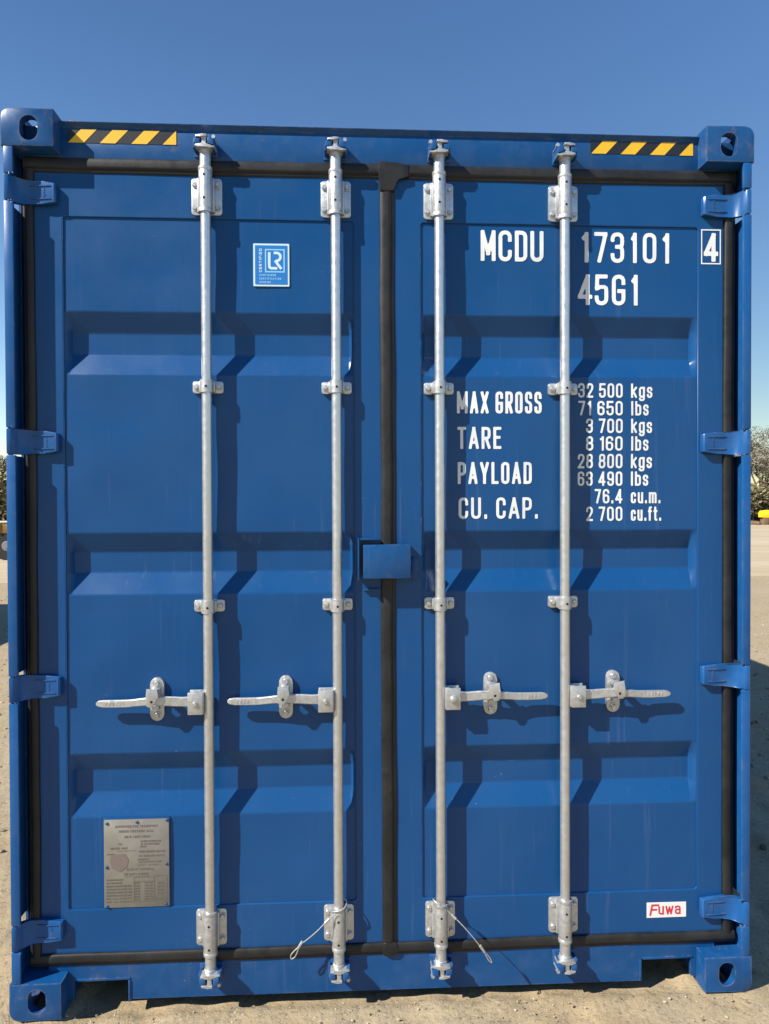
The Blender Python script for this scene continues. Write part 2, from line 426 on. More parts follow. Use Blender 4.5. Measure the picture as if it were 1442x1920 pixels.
# --- hinges
def hinge(side, zc):
    prof = [(.009, .001), (.019, .001), (.025, .005), (.032, .020), (.041, .034), (.054, .042), (.080, .0435), (.112, .041), (.147, .038), (.152, .042), (.152, .0595),
            (.060, .0595), (.044, .052), (.030, .040), (.020, .028), (.009, .026)]
    nf = 8
    bm = bmesh.new()
    def hw(x):      # half height of the blade along its length
        if x < .05: return .0405
        if x < .085: return .0405-(x-.05)*.12
        return .0365-max(0, x-.12)*.20
    T = [bm.verts.new((mx(x, side), y, zc+hw(x))) for x, y in prof]
    B = [bm.verts.new((mx(x, side), y, zc-hw(x))) for x, y in prof]
    n = len(prof); bm.faces.new(T); bm.faces.new(B[::-1])
    for i in range(n): bm.faces.new((T[i], B[i], B[(i+1) % n], T[(i+1) % n]))
    es = [e for e in bm.edges if abs(e.verts[0].co.z-e.verts[1].co.z) < .02]
    bmesh.ops.bevel(bm, geom=es, offset=.003, segments=2, affect='EDGES', profile=.5)
    # raised forging boss and stamped marks
    xa, xb = sorted((mx(.058, side), mx(.142, side)))
    for (u0, u1, w0, w1, d) in ((.070, .138, .019, .0225, .0018), (.070, .138, -.0225, -.019, .0018)):
        x0, x1 = sorted((mx(u0, side), mx(u1, side)))
        vs_ = box(bm, x0, x1, 0, .004, zc+w0, zc+w1, .0008)
        for v in vs_:
            if v.is_valid:
                u = v.co.x if side == 0 else WID-v.co.x
                v.co.y += (.0425 if u < .08 else .0425-(u-.080)*.075)-d
    for j in range(5):
        x0, x1 = sorted((mx(.114, side), mx(.118+.002*(j % 2), side)))
        box(bm, x0, x1, .0392, .0425, zc-.015+j*.007, zc-.0115+j*.007)
    for j in range(9):
        wz = zc+random.choice((-1, 1))*random.uniform(.040, .050); wx = mx(random.uniform(.022, .037), side); wr = random.uniform(.0022, .0042)
        bmesh.ops.create_icosphere(bm, subdivisions=1, radius=wr, matrix=Matrix.Translation((wx, random.uniform(.002, .010), wz)))
    o = finish(bm, 'hinge', 'blue_hw', cont)
    bm = bmesh.new(); cyl(bm, (mx(.016, side), .013, zc-.046), (mx(.016, side), .013, zc+.046), .0075, seg=14)
    finish(bm, 'hinge_pin', 'blue_cast', o)
for side in (0, 1):
    for h in HZ: hinge(side, h)

# --- header and sill
bm = bmesh.new()
box(bm, .03, WID-.03, F, .165, 2.768, 2.872, .003)
prof = [(F+.004, 2.8655), (.0475, 2.8815), (.0475, 2.8828), (.165, 2.887), (.165, 2.866)]
A = [bm.verts.new((.163, y, z)) for y, z in prof]; B = [bm.verts.new((WID-.163, y, z)) for y, z in prof]
bm.faces.new(A); bm.faces.new(B[::-1])
for i in range(5): bm.faces.new((A[i], B[i], B[(i+1) % 5], A[(i+1) % 5]))
finish(bm, 'door_header', 'blue_rail', cont)
bm = bmesh.new()
for i in range(18):
    fx = .186+.085*random.random()**1.3; fr = random.uniform(.0025, .007)*(1-(fx-.186)/.12)
    cyl(bm, (fx, .052+random.uniform(0, .012), 2.880), (fx+random.uniform(-.003, .003), .054, 2.885+fr*.5), fr, fr*.5, 7)
finish(bm, 'rust_crust', 'rust', cont)['kind'] = 'stuff'
NL = (.182, .357); NR = (WID-.357, WID-.182); NZ = .084
sill = [(.10, .1385), (WID-.10, .1385), (WID-.10, .020), (NR[1], .020), (NR[1], NZ), (NR[0], NZ), (NR[0], .010),
        (NL[1], .018), (NL[1], NZ), (NL[0], NZ), (NL[0], .020), (.10, .020)]
bm = bmesh.new(); prism(bm, sill[::-1], F, F+.012)
box(bm, .10, WID-.10, F+.0125, .25, .120, .136)
for (a, b) in (NL, NR):       # flanged lips round the notches
    box(bm, a+.006, b+.005, F-.003, F+.20, NZ-.001, NZ+.007, .0015)
    inner = (b-.001, b+.006) if a < 1 else (a-.006, a+.001)
    box(bm, inner[0], inner[1], F-.0045, F+.20, .011, NZ-.0015, .0015)
finish(bm, 'door_sill', 'blue_rail', cont)

# --- roof, side walls, floor, far end
bm = bmesh.new(); box(bm, .02, WID-.02, .166, LEN-.17, 2.868, 2.874)
for s in (0, 1): bxs(bm, s, .004, .064, .18, LEN-.18, 2.80, 2.867, .004)
finish(bm, 'roof', 'blue', cont)
def side_wall(s):
    per, n = .278, int((LEN-.36)/.278); ys = []; xs = []
    y = .18
    while y < LEN-.19:
        for dy, dx in ((0, .010), (.072, .010), (.140, .046), (.210, .046)):
            if y+dy < LEN-.18: ys.append(y+dy); xs.append(dx)
        y += per
    bm = bmesh.new()
    lo = [bm.verts.new((mx(a, s), b, .16)) for a, b in zip(xs, ys)]; hi = [bm.verts.new((mx(a, s), b, 2.80)) for a, b in zip(xs, ys)]
    for i in range(len(lo)-1): bm.faces.new((lo[i], lo[i+1], hi[i+1], hi[i]))
    bxs(bm, s, .004, .050, .18, LEN-.18, .045, .161, .004)
    finish(bm, 'side_wall', 'blue', cont, 0)
side_wall(0); side_wall(1)
bm = bmesh.new(); box(bm, .05, WID-.05, .26, LEN-.2, .13, .158)
for i in range(38): box(bm, .052, WID-.052, .40+i*.305, .445+i*.305, .03, .129)
finish(bm, 'floor', 'dark', cont, 0)
bm = bmesh.new(); box(bm, .02, WID-.02, LEN-.10, LEN-.06, .05, 2.86); finish(bm, 'end_wall', 'blue', cont)

# --- doors
VAL = ((2.279, 2.213, 2.143, 2.073), (1.556, 1.490, 1.424, 1.352), (.831, .765, .692, .620))
def vprof(z):
    for a, b, c_, d in VAL:
        if d <= z <= a:
            if z > b: return VD*(a-z)/(a-b)
            if z < c_: return VD*(z-d)/(c_-d)
            return VD
    return 0.0
def vsoft(z): return sum(vprof(z+dz) for dz in (-.003, -.0015, 0, .0015, .003))/5
DENT = {0: [(.20, 1.90, .10, .07, -.0035), (.33, 1.96, .16, .06, .003), (.28, 1.78, .12, .07, -.004), (.9, 1.1, .18, .12, .0022), (.45, 2.42, .16, .07, .0022),
            (.30, 1.12, .10, .04, -.0018), (.9, .50, .2, .07, .0018)],
        1: [(2.0, 1.75, .2, .12, .0022), (1.6, 1.15, .16, .10, -.002), (2.1, 1.1, .14, .1, .002), (1.7, 2.4, .2, .07, .0015)]}
def panel_relief(idx_, x, z, px0, px1, PZ0=.320, PZ1=2.582):
    """waviness and shallow dents of the pressed sheet at x, z (arrays)"""
    wob = smooth_noise(x, z, .0011, .45, 20+idx_)+smooth_noise(x, z, .00022, .16, 25+idx_)
    for (cx, cz, sx, sz, a) in DENT[idx_]: wob = wob+2.0*a*np.exp(-((x-cx)/sx)**2-((z-cz)/sz)**2)
    e = np.clip(np.minimum(x-px0, px1-x)/.08, 0, 1)*np.clip(np.minimum(z-PZ0, PZ1-z)/.08, 0, 1)
    return wob*e
def hug(o, idx_):
    """lay flat print onto the wavy sheet it is painted on"""
    me = o.data; n = len(me.vertices); co = np.empty(n*3); me.vertices.foreach_get('co', co); co = co.reshape(-1, 3)
    a, b = ((.165, 1.108), (1.330, 2.278))[idx_]
    co[:, 1] += panel_relief(idx_, co[:, 0], co[:, 2], a, b); me.vertices.foreach_set('co', co.ravel()); me.update()
def leaf(idx_, x0, x1, px0, px1):
    """door leaf: frame ring x0..x1, recessed corrugated panel px0..px1"""
    d = empty('door', (0, 0, 0)); d.parent = cont
    d['label'] = 'left door leaf' if idx_ == 0 else 'right door leaf carrying the white markings'
    Z0, Z1, PZ0, PZ1 = .172, 2.728, .320, 2.582
    plate('door_frame', rrect(x0, x1, Z0, Z1, .006), [rrect(px0, px1, PZ0, PZ1, .012)[::-1]], F, F+.045, 'blue', d, .0028)
    nx = 56
    zs = list(np.linspace(PZ0-.002, PZ1+.002, 40))
    for v_ in VAL:
        for q in v_: zs += [q-.006, q-.003, q-.0015, q, q+.0015, q+.003, q+.006]
    zs = sorted(set(round(z, 4) for z in zs))
    xs = [px0-.004, px0+.0, px0+.003, px0+.016, px0+.021] + list(np.linspace(px0+.03, px1-.03, nx)) + [px1-.021, px1-.016, px1-.003, px1, px1+.004]
    V = []
    XX, ZZ = np.meshgrid(xs, zs); wob = panel_relief(idx_, XX, ZZ, px0, px1)
    for j, z in enumerate(zs):
        y_ = vsoft(z)
        for i, x in enumerate(xs):
            t = min((x-px0-.001)/.016, (px1-.001-x)/.016, 1.0); t = max(0, t); t = t*t*(3-2*t) if t < 1 else 1
            V.append((x, PN+y_*t+wob[j, i], z))
    W_ = len(xs); Fc = [(j*W_+i, j*W_+i+1, (j+1)*W_+i+1, (j+1)*W_+i) for j in range(len(zs)-1) for i in range(W_-1)]
    me = bpy.data.meshes.new('corrugated_panel'); me.from_pydata(V, [], Fc)
    new_ob('corrugated_panel', me, 'blue', d, 50)
    bm = bmesh.new(); box(bm, x0+.01, x1-.01, F+.046, F+.05, Z0+.01, Z1-.01); finish(bm, 'inner_skin', 'blue', d)
    # irregular weld bead along the sides of the panel
    bm = bmesh.new()
    box(bm, px1-.0012, px1+.0012, F+.0006, PN+.004, PZ0+.006, PZ1-.006, .0008, seg=1)
    for X_, sg in ((px0, 1),):
        z = PZ0
        while z < PZ1:
            L = random.uniform(.03, .12); r_ = random.uniform(.0013, .0021)
            box(bm, X_-r_, X_+r_, PN-.0035-r_*.5, PN+.004, z, z+L*.995, r_*.6, seg=1); z += L
    finish(bm, 'weld_bead', 'blue', d)['kind'] = 'stuff'
    return d
doorL = leaf(0, .074, 1.199, .165, 1.108)
doorR = leaf(1, 1.240, 2.366, 1.330, 2.278)

# --- rubber gaskets: ribbed profile swept along straight runs
def gasket(name, p0, p1, width, nrm, door, parent, lip=1):
    """straight ribbed rubber run p0->p1 in xz plane, nrm = direction across (toward outer lip)"""
    prof = [(-.5, .066), (-.5, .057), (-.47, .0530), (-.40, .0505), (-.20, .0490), (.05, .0485), (.16, .0495), (.23, .0525),
            (.27, .0550), (.34, .0548), (.42, .0555), (.48, .058), (.5, .061), (.5, .067)]
    d = Vector((p1[0]-p0[0], 0, p1[1]-p0[1])); L = d.length; d.normalize(); nv = Vector((nrm[0], 0, nrm[1]))
    bm = bmesh.new(); n = max(2, int(L/.05)); rings = []
    ph = random.uniform(0, 6)
    for i in range(n+1):
        t = L*i/n; w_ = .0011*math.sin(t*5.1+ph)+.0006*math.sin(t*17+ph*2)
        rings.append([bm.verts.new(Vector((p0[0], 0, p0[1]))+d*t+nv*(u*width+w_)+Vector((0, y+.0006*math.sin(t*9+ph), 0))) for u, y in prof])
    for A_, B_ in zip(rings, rings[1:]):
        for i in range(len(prof)-1): bm.faces.new((A_[i], A_[i+1], B_[i+1], B_[i]))
    bm.faces.new(rings[0]); bm.faces.new(rings[-1][::-1])
    return finish(bm, name, 'rubber', parent, 40)
for d, xa, xb in ((doorL, .046, 1.196), (doorR, 1.242, 2.406)):
    gasket('door_gasket', (xa, 2.746), (xb, 2.746), .049, (0, -1), d, d)
    gasket('door_gasket', (xa, .156), (xb, .156), .042, (0, -1), d, d)
gasket('door_gasket', (.060, .17), (.060, 2.73), .036, (-1, 0), doorL, doorL)
gasket('door_gasket', (2.385, .17), (2.385, 2.73), .040, (1, 0), doorR, doorR)
gc = gasket('centre_gasket', (1.219, .140), (1.219, 2.745), .050, (1, 0), doorR, doorR)
bm = bmesh.new()
prism(bm, [(1.1885, 2.776), (1.1905, 2.715), (1.1955, 2.68), (1.243, 2.68), (1.247, 2.712), (1.256, 2.7225), (1.29, 2.724), (1.29, 2.766), (1.262, 2.771), (1.20, 2.772)][::-1], .0455, .062, 0, .004)
finish(bm, 'gasket_joint', 'rubber', doorR)
bm = bmesh.new(); prism(bm, rrect(1.1935, 1.2455, .135, .180, .012), .0475, .062, 0, .003)
finish(bm, 'gasket_joint', 'rubber', doorR)

# --- locking rods with their fittings
RODX = (.629, 1.049, 1.389, 1.809); RY, RR = .033, .0163
def hexbolt(bm, x, y, z, r_=.0085, h=.007, mi=0):
    cyl(bm, (x, y, z), (x, y-.0018, z), r_*1.25, seg=14, mi=mi)
    cyl(bm, (x, y-.0018, z), (x, y-h, z), r_*.95, r_*.7, seg=10, mi=mi)
def end_fittings(parent, rx, top, sgn):
    """cam end on the rod and the blue keeper on the header or sill; sgn mirrors in x"""
    def P(x, z):       # local coordinates, z measured away from the door middle
        return (rx+sgn*x, (2.735+z) if top else (.176-z))
    # stem and collars
    bm = bmesh.new()
    zr = [(.0175, 0), (.0175, .046), (.0205, .048), (.0205, .056), (.0165, .061)]
    pr = [(r_, P(0, z)[1]) for r_, z in zr]
    lathe(bm, rx, RY, pr if top else pr[::-1])
    def pz(pts, y0, y1, bev=.002):
        q = [P(*p_) for p_ in pts]
        ar = sum(q[i][0]*q[(i+1) % len(q)][1]-q[(i+1) % len(q)][0]*q[i][1] for i in range(len(q)))
        prism(bm, q if ar > 0 else q[::-1], y0, y1, 0, bev)
    # cam: wide curved arm, narrow waist, head plate with a hooked horn
    pz([(-.028, .058), (-.014, .053), (.004, .057), (.018, .052), (.034, .054), (.036, .058), (.020, .0585), (.010, .062), (.0065, .068), (-.006, .068), (-.014, .0625), (-.026, .063)], .002, .038)
    pz([(-.0065, .066), (.0075, .066), (.0085, .093), (-.007, .093)], .005, .040)
    pz([(-.026, .0845), (-.024, .091), (-.004, .0945), (.0105, .0945), (.0105, .087), (-.010, .085)], -.001, .032)
    pz([(-.028, .061), (-.021, .0625), (-.0165, .070), (-.020, .0755), (-.026, .072)], .006, .034, .0012)
    o = finish(bm, 'cam_end', 'cast', parent)
    bm = bmesh.new()
    pz([(.0155, .056), (.034, .050), (.030, .064), (.0225, .080), (.0195, .098), (.0140, .098), (.0150, .080), (.0195, .066)], .010, .060, .0012)
    pz([(-.036, .056), (-.029, .058), (-.0275, .084), (-.034, .082)], .014, .060, .0012)
    pz([(-.040, .046), (.036, .046), (.034, .086), (-.036, .086)], .0555, .0598, .001)
    pz([(.0125, .0645), (.031, .061), (.0325, .080), (.0235, .0845), (.0125, .082)], -.001, .054, .0022)
    pz([(-.0315, .0645), (-.0125, .0665), (-.0115, .0815), (-.0305, .0835)], .002, .054, .0022)
    b_ = P(.0305, .090)
    finish(bm, 'keeper', 'blue_hw', parent)
    bm = bmesh.new(); cyl(bm, (b_[0], .018, b_[1]), (b_[0], .058, b_[1]), .0030, seg=10)
    cyl(bm, (b_[0], .008, b_[1]), (b_[0], .019, b_[1]), .0062, .0066, seg=10)
    finish(bm, 'keeper_bolt', 'cast', parent)
def catch_and_handle(parent, rx, s):
    """s=-1 handle lies to the left, +1 to the right"""
    # clevis block welded to the rod
    zc = 1.004
    bm = bmesh.new()
    xa, xb = sorted((rx+s*.015, rx+s*.064))
    box(bm, xa, xb, .008, .014, zc-.036, zc+.037, .003)
    box(bm, xa, xb, .044, .050, zc-.036, zc+.037, .003)
    box(bm, *sorted((rx+s*.013, rx+s*.030)), .0145, .0435, zc-.035, zc+.036, .002)
    finish(bm, 'handle_hub', 'cast', parent)
    bm = bmesh.new()
    if rx == RODX[2]:
        lathe_pts = [(.013, 0), (.0125, .004), (.010, .008), (.005, .0105), (.001, .011)]
        prev = None
        for (ra, ha), (rb, hb) in zip(lathe_pts, lathe_pts[1:]):
            cyl(bm, (rx+s*.040, .0078-ha, zc), (rx+s*.040, .0078-hb, zc), ra, rb, seg=18, caps=(hb == .011))
    else:
        hexbolt(bm, rx+s*.040, .0078, zc, .0085, .007)
    finish(bm, 'pivot_bolt', 'cast', parent)
    # handle bar: swept section; (distance along, z centre, y centre, half height, half thickness)
    st = [(.028, .002, .029, .014, .006), (.066, .003, .029, .0165, .007), (.085, .003, .028, .0155, .006), (.110, .005, .026, .016, .0045), (.135, .007, .024, .0155, .004), (.165, .009, .021, .0145, .005), (.185, .009, .018, .0135, .005),
          (.215, .006, .021, .0125, .005), (.243, .002, .027, .0120, .0055), (.262, .000, .030, .0125, .006), (.30, -.0005, .031, .0125, .006), (.338, .000, .031, .012, .006), (.353, .0005, .031, .009, .005), (.3595, .0005, .031, .004, .003)]
    bm = bmesh.new(); rings = []
    for dx, dz, y, hh, ht in st:
        rg = []
        c1, c2 = ht*.55, min(hh*.22, .003)
        for q_ in ((-ht, hh-c2), (-ht+c1, hh), (ht-c1, hh), (ht, hh-c2), (ht, -hh+c2), (ht-c1, -hh), (-ht+c1, -hh), (-ht, -hh+c2)):
            rg.append(bm.verts.new((rx+s*dx, y+q_[0], zc+dz+q_[1])))
        rings.append(rg)
    for A_, B_ in zip(rings, rings[1:]):
        for i in range(8): bm.faces.new((A_[i], A_[(i+1) % 8], B_[(i+1) % 8], B_[i]))
    bm.faces.new(rings[0]); bm.faces.new(rings[-1][::-1])
    for i, w in enumerate((.006, .004, .008, .004, .006, .005)):      # stamped grip
        x0, x1 = sorted((rx+s*(.268+i*.0115), rx+s*(.268+i*.0115+w)))
        box(bm, x0, x1, .0238, .027, zc-.005, zc+.0065, .0008, seg=1)
    finish(bm, 'handle', 'cast', parent, 28)
    # catch: plate on the door and the hook over the handle
    hx = rx+s*.172; bm = bmesh.new()
    prism(bm, rrect(hx-.0225, hx+.0225, .938, 1.080, .022, 7), .054, .0655, 0, .002)
    for z in (.957, 1.062): hexbolt(bm, hx, .0535, z, .0105, .008)
    box(bm, hx-.014, hx+.014, .032, .0545, 1.034, 1.050, .003)
    box(bm, hx-.012, hx+.012, .030, .0545, .980, .994, .003)
    finish(bm, 'handle_catch', 'cast', parent)
    bm = bmesh.new()
    sx = -s
    pts = [(hx-sx*.022, 1.055), (hx+sx*.012, 1.050), (hx+sx*.016, 1.030), (hx+sx*.008, 1.015), (hx-sx*.002, .996), (hx-sx*.016, .995), (hx-sx*.027, 1.005), (hx-sx*.024, 1.030)]
    ar = sum(pts[i][0]*pts[(i+1) % 8][1]-pts[(i+1) % 8][0]*pts[i][1] for i in range(8))
    prism(bm, pts if ar > 0 else pts[::-1], .0075, .0125, 0, .0018)
    box(bm, hx-.012, hx+.012, .0126, .034, 1.037, 1.050, .002)
    cyl(bm, (hx-sx*.006, .0072, 1.013), (hx-sx*.006, .0080, 1.013), .0045, seg=12, mi=1)
    finish(bm, 'catch_flap', ['cast', 'dark'], parent)
for ri, rx in enumerate(RODX):
    sgn = 1 if ri < 2 else -1
    rod = empty('locking_rod', (0, 0, 0)); rod.parent = cont
    bm = bmesh.new(); lathe(bm, rx, RY, [(RR, .17), (RR, 2.74)], 28)
    finish(bm, 'rod_tube', 'zinc', rod)
    for top in (1, 0):
        # guide bracket: plate, four bolts, sleeve with two grease holes painted on as dark discs
        z0, z1 = (2.592, 2.710) if top else (.192, .311)
        bm = bmesh.new()
        prism(bm, rrect(rx-.0495, rx+.0495, z0, z1, .010), .0535, .0597, 0, .0015)
        for bx_ in (-.037, .037):
            for bz in (z0+.022, z1-.022): hexbolt(bm, rx+bx_, .053, bz, .0085, .0075)
        for s in (-1, 1):
            x0, x1 = sorted((rx+s*.0205, rx+s*.028)); box(bm, x0, x1, .038, .0536, z0+.004, z1-.004, .0025)
        box(bm, rx-.0205, rx+.0205, .040, .0536, z0+.003, z1-.003)
        a, b = (2.590, 2.737) if top else (.172, .318)
        lathe(bm, rx, RY, [(.0172, a), (.0225, a+.001), (.0232, a+.010), (.0212, a+.0135), (.0218, a+.016), (.0218, b-.016), (.0212, b-.0135), (.0232, b-.010), (.0225, b-.001), (.0172, b)], 28)
        for hz in ((2.706, 2.632) if top else (.276, .200)):
            cyl(bm, (rx-.001, RY-.0222, hz), (rx-.001, RY-.0200, hz), .0040, seg=12, mi=1)
        finish(bm, 'guide_bracket', ['cast', 'dark'], rod)
        end_fittings(rod, rx, top, sgn)
    for zc in (2.031, 1.315):
        bm = bmesh.new()
        prism(bm, rrect(rx-.0495, rx+.0495, zc-.019, zc+.019, .007), .0545, .0675, 0, .0015)
        for s in (-1, 1):
            hexbolt(bm, rx+s*.037, .054, zc, .0085, .008)
            x0, x1 = sorted((rx+s*.0195, rx+s*.026)); box(bm, x0, x1, .036, .0546, zc-.018, zc+.018, .002)
        lathe(bm, rx, RY, [(.0170, zc-.021), (.0215, zc-.0205), (.0220, zc), (.0215, zc+.0205), (.0170, zc+.021)], 28)
        cyl(bm, (rx+.001, RY-.0225, zc-.002), (rx+.001, RY-.0205, zc-.002), .0040, seg=12, mi=1)
        finish(bm, 'rod_clamp', ['cast', 'dark'], rod)
    catch_and_handle(rod, rx, -1 if ri < 2 else 1)

# --- centre lock box
bm = bmesh.new()
t = .005
box(bm, 1.133, 1.289, -.001, .004, 1.404, 1.515, .003)
box(bm, 1.134, 1.288, .0045, .0595, 1.5085, 1.514, .001)
box(bm, 1.134, 1.288, .0045, .0595, 1.405, 1.410, .001)
box(bm, 1.283, 1.2885, .0045, .0595, 1.4105, 1.508, .001)
lb = finish(bm, 'lock_box', 'blue_rail', cont)
bm = bmesh.new()
box(bm, 1.116, 1.121, .004, .0595, 1.398, 1.535, .001)
box(bm, 1.1215, 1.186, .016, .0595, 1.529, 1.534, .001)
finish(bm, 'lock_bracket', 'blue', cont)
bm = bmesh.new(); box(bm, 1.135, 1.190, .046, .0595, 1.360, 1.366, .001); finish(bm, 'weld_tab', 'blue', cont)
bm = bmesh.new(); prism(bm, rrect(1.290, 1.320, 1.395, 1.470, .013, 5), .048, .0597, 0, .003); finish(bm, 'lock_ear', 'blue', cont)

# ------------------------------------------------------------------ lettering (own stroke font)
G = {}
r5 = .5
G['0'] = (.52, [([(0,0,r5),(1,0,r5),(1,1,r5),(0,1,r5)], 1)]); G['O'] = G['0']
G['1'] = (.26, [([(1,0,0),(1,1,0)], 0), ([(0,.84,0),(1,.97,0)], 0)])
G['2'] = (.52, [([(0,.72,0),(0,1,r5),(1,1,r5),(1,.62,.3),(0,0,0),(1,0,0)], 0)])
G['3'] = (.52, [([(0,.78,0),(0,1,r5),(1,1,r5),(1,.53,.4),(.45,.53,0)], 0), ([(.45,.53,0),(1,.53,.4),(1,0,r5),(0,0,r5),(0,.22,0)], 0)])
G['4'] = (.56, [([(.74,0,0),(.74,1,0),(0,.24,0),(1,.24,0)], 0)])
G['5'] = (.52, [([(.95,1,0),(.06,1,0),(.03,.56,0),(.5,.62,.2),(1,.60,.4),(1,0,r5),(0,0,r5),(0,.22,0)], 0)])
G['6'] = (.52, [([(0,0,r5),(1,0,r5),(1,.57,r5),(0,.57,r5)], 1), ([(0,.3,0),(0,1,r5),(1,1,r5),(1,.80,0)], 0)])
G['7'] = (.50, [([(0,1,0),(1,1,0),(.35,0,0)], 0)])
G['8'] = (.52, [([(.05,.53,.45),(.95,.53,.45),(.95,1,.45),(.05,1,.45)], 1), ([(0,0,r5),(1,0,r5),(1,.53,r5),(0,.53,r5)], 1)])
G['9'] = (.52, [([(0,1,r5),(1,1,r5),(1,.43,r5),(0,.43,r5)], 1), ([(1,.7,0),(1,0,r5),(0,0,r5),(0,.2,0)], 0)])
G['A'] = (.58, [([(0,0,0),(.5,1,0),(1,0,0)], 0), ([(.2,.27,0),(.8,.27,0)], 0)])
G['B'] = (.52, [([(0,0,0),(0,1,0),(.95,1,.4),(.95,.53,.4),(0,.53,0)], 0), ([(0,.53,0),(1,.53,.4),(1,0,.4),(0,0,0)], 0)])
G['C'] = (.50, [([(1,.72,0),(1,1,r5),(0,1,r5),(0,0,r5),(1,0,r5),(1,.28,0)], 0)])
G['D'] = (.52, [([(0,0,0),(1,0,r5),(1,1,r5),(0,1,0)], 1)])
G['E'] = (.46, [([(1,1,0),(0,1,0),(0,0,0),(1,0,0)], 0), ([(0,.53,0),(.85,.53,0)], 0)])
G['F'] = (.46, [([(1,1,0),(0,1,0),(0,0,0)], 0), ([(0,.53,0),(.85,.53,0)], 0)])
G['G'] = (.52, [([(1,.76,0),(1,1,r5),(0,1,r5),(0,0,r5),(1,0,r5),(1,.46,0),(.55,.46,0)], 0)])
G['H'] = (.52, [([(0,0,0),(0,1,0)], 0), ([(1,0,0),(1,1,0)], 0), ([(0,.52,0),(1,.52,0)], 0)])
G['I'] = (.14, [([(.5,0,0),(.5,1,0)], 0)])
G['K'] = (.52, [([(0,0,0),(0,1,0)], 0), ([(1,1,0),(0,.4,0)], 0), ([(.3,.58,0),(1,0,0)], 0)])
G['L'] = (.44, [([(0,1,0),(0,0,0),(1,0,0)], 0)])
G['M'] = (.76, [([(0,0,0),(0,1,0),(.5,.22,0),(1,1,0),(1,0,0)], 0)])
G['N'] = (.54, [([(0,0,0),(0,1,0),(1,0,0),(1,1,0)], 0)])
G['P'] = (.50, [([(0,0,0),(0,1,0),(1,1,r5),(1,.44,r5),(0,.44,0)], 0)])
G['R'] = (.52, [([(0,0,0),(0,1,0),(1,1,r5),(1,.48,r5),(0,.48,0)], 0), ([(.5,.48,0),(1,0,0)], 0)])
G['S'] = (.50, [([(1,.77,0),(1,1,r5),(0,1,r5),(0,.56,.45),(1,.46,.45),(1,0,r5),(0,0,r5),(0,.23,0)], 0)])
G['T'] = (.50, [([(0,1,0),(1,1,0)], 0), ([(.5,1,0),(.5,0,0)], 0)])
G['U'] = (.52, [([(0,1,0),(0,0,r5),(1,0,r5),(1,1,0)], 0)])
G['V'] = (.56, [([(0,1,0),(.5,0,0),(1,1,0)], 0)])
G['W'] = (.74, [([(0,1,0),(.25,0,0),(.5,.8,0),(.75,0,0),(1,1,0)], 0)])
G['X'] = (.56, [([(0,0,0),(1,1,0)], 0), ([(0,1,0),(1,0,0)], 0)])
G['Y'] = (.56, [([(0,1,0),(.5,.42,0),(1,1,0)], 0), ([(.5,.42,0),(.5,0,0)], 0)])
G['.'] = (.15, [([(.5,-.01,0),(.5,.09,0)], 0)])
G['/'] = (.4, [([(0,0,0),(1,1,0)], 0)])
G['k'] = (.46, [([(0,0,0),(0,1,0)], 0), ([(1,.74,0),(0,.32,0)], 0), ([(.3,.45,0),(1,0,0)], 0)])
G['g'] = (.46, [([(0,.02,r5),(1,.02,r5),(1,.74,r5),(0,.74,r5)], 1), ([(1,.74,0),(1,-.26,r5),(0,-.26,r5),(0,-.14,0)], 0)])
G['s'] = (.42, [([(1,.58,0),(1,.74,r5),(0,.74,r5),(0,.42,.4),(1,.34,.4),(1,0,r5),(0,0,r5),(0,.16,0)], 0)])
G['l'] = (.15, [([(.5,0,0),(.5,1,0)], 0)])
G['b'] = (.46, [([(0,0,r5),(1,0,r5),(1,.74,r5),(0,.74,r5)], 1), ([(0,0,0),(0,1,0)], 0)])
G['c'] = (.42, [([(1,.54,0),(1,.74,r5),(0,.74,r5),(0,0,r5),(1,0,r5),(1,.2,0)], 0)])
G['u'] = (.44, [([(0,.74,0),(0,0,r5),(1,0,r5)], 0), ([(1,.74,0),(1,0,0)], 0)])
G['m'] = (.66, [([(0,0,0),(0,.74,0)], 0), ([(0,.5,0),(0,.74,.3),(.5,.74,.3),(.5,0,0)], 0), ([(.5,.5,0),(.5,.74,.3),(1,.74,.3),(1,0,0)], 0)])
G['f'] = (.32, [([(.4,0,0),(.4,1,.4),(1,1,0)], 0), ([(0,.70,0),(1,.70,0)], 0)])
G['t'] = (.32, [([(.4,.98,0),(.4,0,.4),(1,0,0)], 0), ([(0,.70,0),(1,.70,0)], 0)])
G['w'] = (.66, [([(0,.74,0),(.25,0,0),(.5,.66,0),(.75,0,0),(1,.74,0)], 0)])
G['a'] = (.46, [([(0,.62,0),(0,.74,.4),(1,.74,.4),(1,0,0)], 0), ([(1,.42,0),(0,.42,.4),(0,0,.4),(1,0,.3)], 0)])
def round_path(pts, closed, w, h):
    P_ = [Vector((x*w, y*h)) for x, y, _ in pts]; out = []; n = len(P_)
    for i, (x, y, r_) in enumerate(pts):
        p_ = P_[i]
        if r_ <= 0 or (not closed and i in (0, n-1)): out.append(p_); continue
        a, b = P_[(i-1) % n], P_[(i+1) % n]; la, lb = (a-p_).length, (b-p_).length
        rr = min(r_*w, la*.5 if pts[(i-1) % n][2] > 0 else la*.95, lb*.5 if pts[(i+1) % n][2] > 0 else lb*.95)
        A_, B_ = p_+(a-p_).normalized()*rr, p_+(b-p_).normalized()*rr
        for j in range(7):
            t = j/6; k1 = .62
            c1, c2 = A_+(p_-A_)*k1, B_+(p_-B_)*k1
            out.append(A_*(1-t)**3+c1*3*t*(1-t)**2+c2*3*t*t*(1-t)+B_*t**3)
    q = [out[0]]
    for v in out[1:]:
        if (v-q[-1]).length > 1e-6: q.append(v)
    if closed and (q[0]-q[-1]).length < 1e-6: q.pop()
    return q
